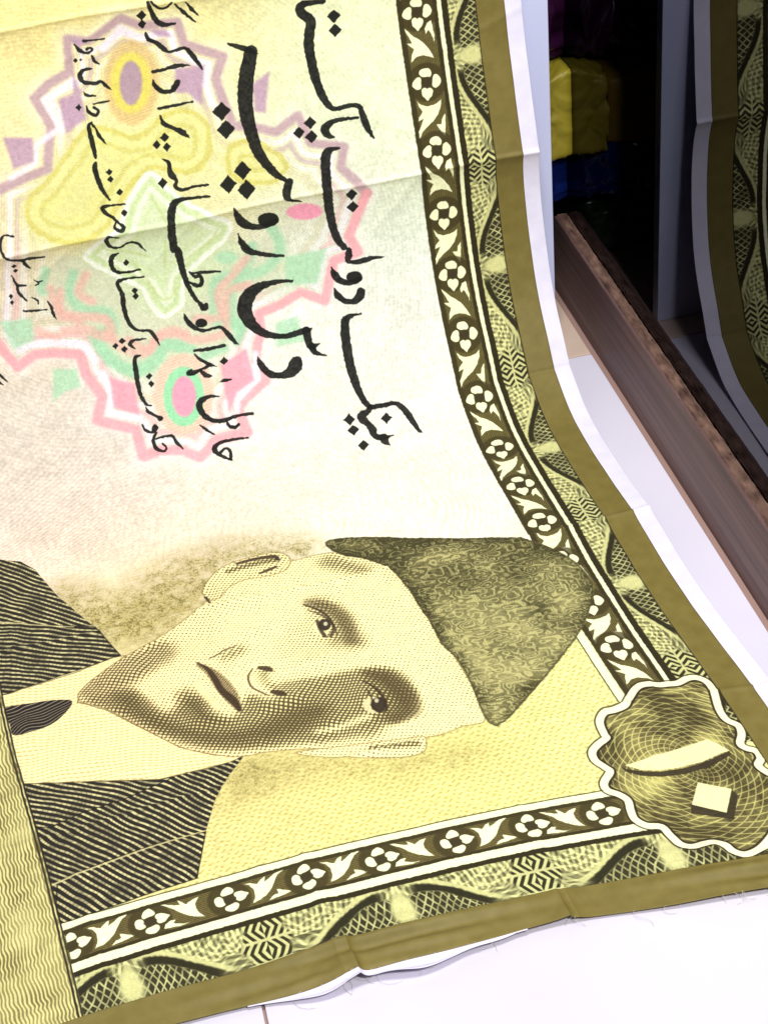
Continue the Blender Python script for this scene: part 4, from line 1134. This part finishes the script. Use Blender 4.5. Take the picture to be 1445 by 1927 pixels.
mix(sl, 1 - sstep(np.abs(D - 5.4), 0.5, 1.4), rgb(50, 42, 28), 0.8)
mix(sl, 1 - sstep(np.abs(D), 3.7, 4.6), rgb(244, 240, 196))
polys('numd', rgb(56, 48, 34), 0.5, 0.92, rough=0.8)
polys('numl', rgb(240, 230, 170), 0.5, 0.97)

# --- olive border, with the dark printed line that closes it
OLIVE = rgb(124, 104, 48)
ol = np.maximum(1 - sstep(gA + jit * 0.5, 37.0, 37.8), 1 - sstep(gV + jit * 0.5, 129.5, 130.3))
mix(ALL, np.maximum((1 - sstep(gA + jit, 38.4, 39.4)), 0) * (gV > 130), rgb(50, 42, 24), 0.85)
mix(ALL, ol, OLIVE)
# selvage stays white
mix(ALL, 1 - sstep(gA, -0.4, 0.2), rgb(236, 234, 244))

# --- pile of the cloth
IMG *= (1 + 0.07 * (N1 - 0.5) + 0.10 * (FIBRE - 0.5) + 0.06 * (N2 - 0.5))[..., None]
IMG = np.clip(IMG, 0, 1)
pix = np.ones((PH, PW, 4), np.float32)
pix[..., :3] = IMG
img = bpy.data.images.new("note_print", PW, PH, alpha=False, float_buffer=False)
img.pixels.foreach_set(pix.ravel())
img.update()
img.pack()
del pix

# ------------------------------------------------------------------ the cloth: hangs against the board and runs out over the floor
PROF = np.array([(0.95, 0), (1.2, 0), (1.5, 0), (1.75, 0), (1.85, .0005), (1.90, .0015), (1.9368, .0052), (1.970, .0165), (2.0072, .0400), (2.041, .0816), (2.0741, .1283),
                 (2.0994, .1878), (2.1141, .2515), (2.1235, .3440), (2.1355, .4305), (2.1450, .4904), (2.1525, .5498), (2.1535, .65), (2.154, .80)])
PROF[:, 1] += 0.002
seg = np.r_[0, np.cumsum(np.linalg.norm(np.diff(PROF, axis=0), axis=1))]
slope = np.gradient(PROF, seg, axis=0)
tt = np.linspace(0, seg[-1], 4000)
i = np.clip(np.searchsorted(seg, tt, side='right') - 1, 0, len(seg) - 2)
h = seg[i + 1] - seg[i]; x = (tt - seg[i]) / h
CURVE = ((2 * x ** 3 - 3 * x ** 2 + 1)[:, None] * PROF[i] + ((x ** 3 - 2 * x ** 2 + x) * h)[:, None] * slope[i]
         + (-2 * x ** 3 + 3 * x ** 2)[:, None] * PROF[i + 1] + ((x ** 3 - x ** 2) * h)[:, None] * slope[i + 1])
LEN = np.r_[0, np.cumsum(np.linalg.norm(np.diff(CURVE, axis=0), axis=1))]
LEN0 = np.interp(1.5, CURVE[:, 0], LEN)
EDGE_T = [0.9, 1.31, 1.38, 1.44, 1.5085, 1.6, 1.7, 1.8, 1.88, 1.937, 2.05, 2.2, 2.35, 2.56, 2.9]
EDGE_X = [.6585, .6361, .6310, .6260, .6205, .6165, .6150, .6115, .6090, .6079, .6048, .6005, .5955, .5886, .578]
TANG = np.gradient(CURVE, LEN, axis=0)


def fbm(a, v, s, seed):
    r = np.random.default_rng(seed)
    out = 0
    for k in range(5):
        fa, fv = r.normal(size=2) * s; ph = r.random() * 6.28
        out = out + np.sin(a * fa + v * fv + ph)
    return out / 5


def relief(a, v):
    """folds, creases and slack of the cloth, in metres off its base surface"""
    out = np.zeros_like(a)
    # v counts from the floor end of the print
    for vc, ramp, drop, h in ((1.346, 0.080, 0.026, 0.0155), (1.0235, 0.090, 0.026, -0.0110), (1.636, 0.06, 0.02, 0.0100), (0.703, 0.02, 0.012, 0.0034), (0.380, 0.02, 0.014, 0.0016)):
        d = v - vc + 0.0012 * np.sin(a * 23 + vc * 7)
        amp = h * (0.8 + 0.2 * np.sin(a * 9 + vc * 11))
        if vc == 0.703: amp = amp * (0.35 + 0.65 * np.exp(-a / 0.12))
        out += amp * np.where(d > 0, np.exp(-np.maximum(d, 0) / ramp), np.exp(np.minimum(d, 0) / drop))
        out += 0.0022 * np.exp(-(np.abs(d - 0.003) / 0.0026) ** 2) * (1 if h > 0 else -0.6)
    for ac, h in ((0.562, 0.0021), (0.315, 0.0024), (0.068, 0.0006), (0.80, 0.0018)):
        d = a - ac + 0.004 * np.sin(v * 6 + ac * 9)
        out += h * np.exp(-np.abs(d) / 0.007) * (0.7 + 0.3 * np.sin(v * 14 + ac * 20))
    # the two kinks at the front hem
    for ac, hh, ln in ((0.551, 0.012, 0.055), (0.3255, 0.009, 0.050)):
        d = a - ac - 0.05 * (v - 0.10) * 0.3
        e = np.exp(-np.maximum(v - 0.085, 0) / ln)
        out += hh * e * np.where(d > 0, np.exp(-np.maximum(d, 0) / 0.030), np.exp(np.minimum(d, 0) / 0.0045))
    # ripples of the loose front border
    e = 1 - sstep(v, 0.12, 0.19)
    out += e * (0.0026 * np.sin(v * 200 + 2.4 * np.sin(a * 9) + 6 * a) + 0.0016 * np.sin(v * 330 - 8 * a + 2)) * (0.55 + 0.45 * np.sin(a * 13 + 1))
    out += e * 0.0036 * (1 + np.sin(a * 17)) * 0.7
    # small random fold marks
    for k in range(40):
        r = np.random.default_rng(100 + k)
        ca, cv_, th, L = r.uniform(0.05, 0.85), r.uniform(0.2, 1.6), r.normal() * 0.5 + (1.57 if k % 2 else 0), r.uniform(0.03, 0.12)
        p = (a - ca) * math.cos(th) + (v - cv_) * math.sin(th); q = -(a - ca) * math.sin(th) + (v - cv_) * math.cos(th)
        out += 0.0019 * np.exp(-(p / L) ** 2) * np.exp(-np.abs(q) / 0.006)
    # slack
    wall = sstep(v, 0.95, 1.15)
    out += (0.0015 + 0.0015 * wall) * (fbm(a, v, 9, 3) + 0.6 * fbm(a, v, 22, 4)) + 0.0007 * fbm(a, v, 60, 5)
    # right-hand edge lifts a little here and there
    out += 0.0016 * np.exp(-np.maximum(a + 0.02, 0) / 0.03) * (1 + np.sin(v * 19 + 1.0)) * (1 - wall * 0.5)
    return np.where(v > 0.93, out + 0.0026, np.maximum(out + 0.0026, 0.0004))


def cloth_point(A, V):
    a, v = A / 1000.0, V / 1000.0 + 1.0
    w = 1 - sstep(v, 1.3, 1.75)
    q = np.where(a > .44, -.14 * (a - .44) ** 2, -.19 * (a - .44) ** 2)
    t = v + w * q + (1 - w) * (-.018 * a)
    fx = 1 + .06 * np.clip(t - 1.38, -.5, .45)
    s = t - 1.5 + LEN0
    y = np.interp(s, LEN, CURVE[:, 0]); z = np.interp(s, LEN, CURVE[:, 1])
    ty = np.interp(s, LEN, TANG[:, 0]); tz = np.interp(s, LEN, TANG[:, 1])
    X = np.interp(t, EDGE_T, EDGE_X) - a * fx
    r = relief(a, v - 1.0)
    yy = y - tz * r
    zz = z + ty * r
    # stay in front of the board
    yy = np.minimum(yy, 2.1562)
    return np.stack([X, yy, zz], -1)


cloth_mat, nt, b = material("printed_cloth", (0.8, 0.8, 0.7), 0.85, 0.12)
uvn = nt.nodes.new("ShaderNodeUVMap"); uvn.uv_map = "print"
ti = nt.nodes.new("ShaderNodeTexImage"); ti.image = img; ti.interpolation = 'Cubic'; ti.extension = 'EXTEND'
nt.links.new(uvn.outputs[0], ti.inputs[0])
nt.links.new(ti.outputs[0], b.inputs["Base Color"])
b.inputs["Sheen Weight"].default_value = 0.04
b.inputs["Sheen Roughness"].default_value = 0.5
wv = nt.nodes.new("ShaderNodeTexNoise"); wv.inputs["Scale"].default_value = 900; wv.inputs["Detail"].default_value = 2
tcn = nt.nodes.new("ShaderNodeTexCoord"); nt.links.new(tcn.outputs["Object"], wv.inputs["Vector"])
bp = nt.nodes.new("ShaderNodeBump"); bp.inputs["Strength"].default_value = 0.12; bp.inputs["Distance"].default_value = 0.0006
nt.links.new(wv.outputs[0], bp.inputs["Height"]); nt.links.new(bp.outputs[0], b.inputs["Normal"])

olive_mat, nt, b = material("olive_cloth", srgb(116, 103, 50), 0.6, 0.3)
noise_colour(nt, b, srgb(111, 98, 44), srgb(122, 109, 54), 60.0, detail=6, bump=0.1, dist=0.0006)
selv_mat, nt, b = material("white_selvage", srgb(238, 234, 244), 0.7, 0.25)
noise_colour(nt, b, srgb(216, 212, 230), srgb(226, 221, 237), 50.0, detail=3)

cloth = empty("printed_cloth", (0.3, 1.5, 0.0))
tag(cloth, "large cream cloth printed with a banknote design, olive border, draped from board onto tiles", "cloth")


def sheet(name, As, Vs, mat, uv=False, edit=None, thick=0.0006):
    As, Vs = np.asarray(As, float), np.asarray(Vs, float)
    GA_, GV_ = np.meshgrid(As, Vs)
    if edit is not None: P = edit(GA_, GV_)
    else: P = cloth_point(GA_, GV_)
    n, m = GA_.shape
    idx = np.arange(n * m).reshape(n, m)
    quads = np.stack([idx[:-1, 1:], idx[:-1, :-1], idx[1:, :-1], idx[1:, 1:]], -1).reshape(-1, 4)
    me = bpy.data.meshes.new(name)
    me.vertices.add(n * m); me.vertices.foreach_set("co", (P - np.array([0.3, 1.5, 0.0])).reshape(-1).astype(np.float32))
    me.loops.add(quads.size); me.loops.foreach_set("vertex_index", quads.reshape(-1).astype(np.int32))
    me.polygons.add(len(quads)); me.polygons.foreach_set("loop_start", np.arange(0, quads.size, 4, dtype=np.int32))
    me.update(calc_edges=True)
    me.polygons.foreach_set("use_smooth", np.ones(len(quads), bool))
    if uv:
        l = me.uv_layers.new(name="print")
        U = np.stack([(GA_ - A0) / (A1 - A0), (GV_ - V0) / (V1 - V0)], -1).reshape(-1, 2)[quads.reshape(-1)]
        l.data.foreach_set("uv", U.reshape(-1).astype(np.float32))
    o = link(name, me, mat, cloth)
    md = o.modifiers.new("thickness", 'SOLIDIFY'); md.thickness = thick; md.offset = -1.0
    return o


def rng(lo, hi, step):
    return np.linspace(lo, hi, int(round((hi - lo) / step)) + 1)


hem = 86.0
dense_v = np.r_[rng(130, 200, 2.0), rng(203, 660, 3.0)[0:], rng(663, 745, 2.0), rng(749, 960, 4.0), rng(963, 1060, 2.0), rng(1064, 1300, 4.0), rng(1303, 1420, 1.6), rng(1425, 1600, 4.0), rng(1603, 1670, 2.0), rng(1676, 1770, 5)]
dense_a = np.unique(np.r_[rng(37.6, 940, 3.6), rng(306, 336, 1.2), rng(540, 566, 1.2)])
sheet("printed_panel", dense_a, dense_v, cloth_mat, uv=True)
sheet("side_border", rng(0, 37.6, 2.35), dense_v, olive_mat)["label"] = "plain olive border along the right edge"


def front_border(A, V):
    # lower edge of the border runs unevenly
    f = (130 - V) / (130 - hem)
    a = A / 1000
    edge = 2.2 * np.sin(a * 14) + 1.6 * np.sin(a * 31 + 1)
    return cloth_point(A, V - f * edge)


hem_a = np.unique(np.r_[rng(0, 940, 2.4), rng(306, 336, 0.8), rng(536, 566, 0.8)])
sheet("front_border", hem_a, rng(hem, 130, 1.1), olive_mat, edit=front_border)["label"] = "loose wrinkled olive border along the front hem"
sheet("side_selvage", np.r_[-22.5, rng(-22, -8, 2), -7.4, -6.8, rng(-6, 0, 1.5)], dense_v, selv_mat)["label"] = "thin white selvage beyond the olive border"


def front_selvage(A, V):
    # white margin, curling out from under the hem between the kinks
    a = A / 1000
    f = (V + 20) / 20.0                    # V runs -20..0, 0 at the hem
    wid = 13.0 * np.clip(np.sin((a - 0.385) / (0.66 - 0.385) * math.pi), 0, 1) * (1 + 0.35 * np.sin(a * 55)) + 1.2
    edge = 2.2 * np.sin(a * 14) + 1.6 * np.sin(a * 31 + 1)
    P = cloth_point(A, hem - edge - wid * (1 - f))
    up = (1 - f) * (0.0035 * (1 + np.sin(a * 60 + 1)) * np.clip(wid / 12, 0, 1) + 0.0)
    P[..., 2] += up
    return P


sheet("front_selvage", rng(372, 668, 1.6), rng(-20, 0, 1.6), selv_mat, edit=front_selvage)["label"] = "white margin curling out from under the front hem"

# loose threads at the raw front hem
thread_mat, nt, b = material("thread", srgb(196, 190, 176), 0.8)
for k in range(26):
    A = random.choice((random.uniform(40, 330), random.uniform(330, 640), random.uniform(60, 640)))
    a = A / 1000
    e = 2.2 * math.sin(a * 14) + 1.6 * math.sin(a * 31 + 1)
    p = cloth_point(np.array([A]), np.array([hem - e + 0.6]))[0]
    L = random.uniform(0.006, 0.028)
    ang = random.uniform(-2.5, -0.5)
    pts = []
    for s in range(9):
        q = s / 8
        ang2 = ang + 1.4 * math.sin(q * 2 + k)
        pts.append((p[0] + L * q * math.cos(ang2), p[1] + L * q * math.sin(ang2) * 0.9, max(0.0006, p[2] * (1 - q) + 0.0015 * math.sin(q * 3.1) * (k % 3 == 0) + 0.0006)))
    cu = bmesh.new()
    rings = []
    r = 0.00022
    for q in pts:
        rings.append([cu.verts.new((q[0] - 0.3 + r * math.cos(t * 2.094), q[1] - 1.5 + r * math.sin(t * 2.094) * 0.5, q[2] + r * math.sin(t * 2.094))) for t in range(3)])
    for u, w_ in zip(rings, rings[1:]):
        for t in range(3):
            cu.faces.new((u[t], u[(t + 1) % 3], w_[(t + 1) % 3], w_[t]))
    me = bpy.data.meshes.new("loose_thread"); cu.to_mesh(me); cu.free()
    link("loose_thread", me, thread_mat, cloth)
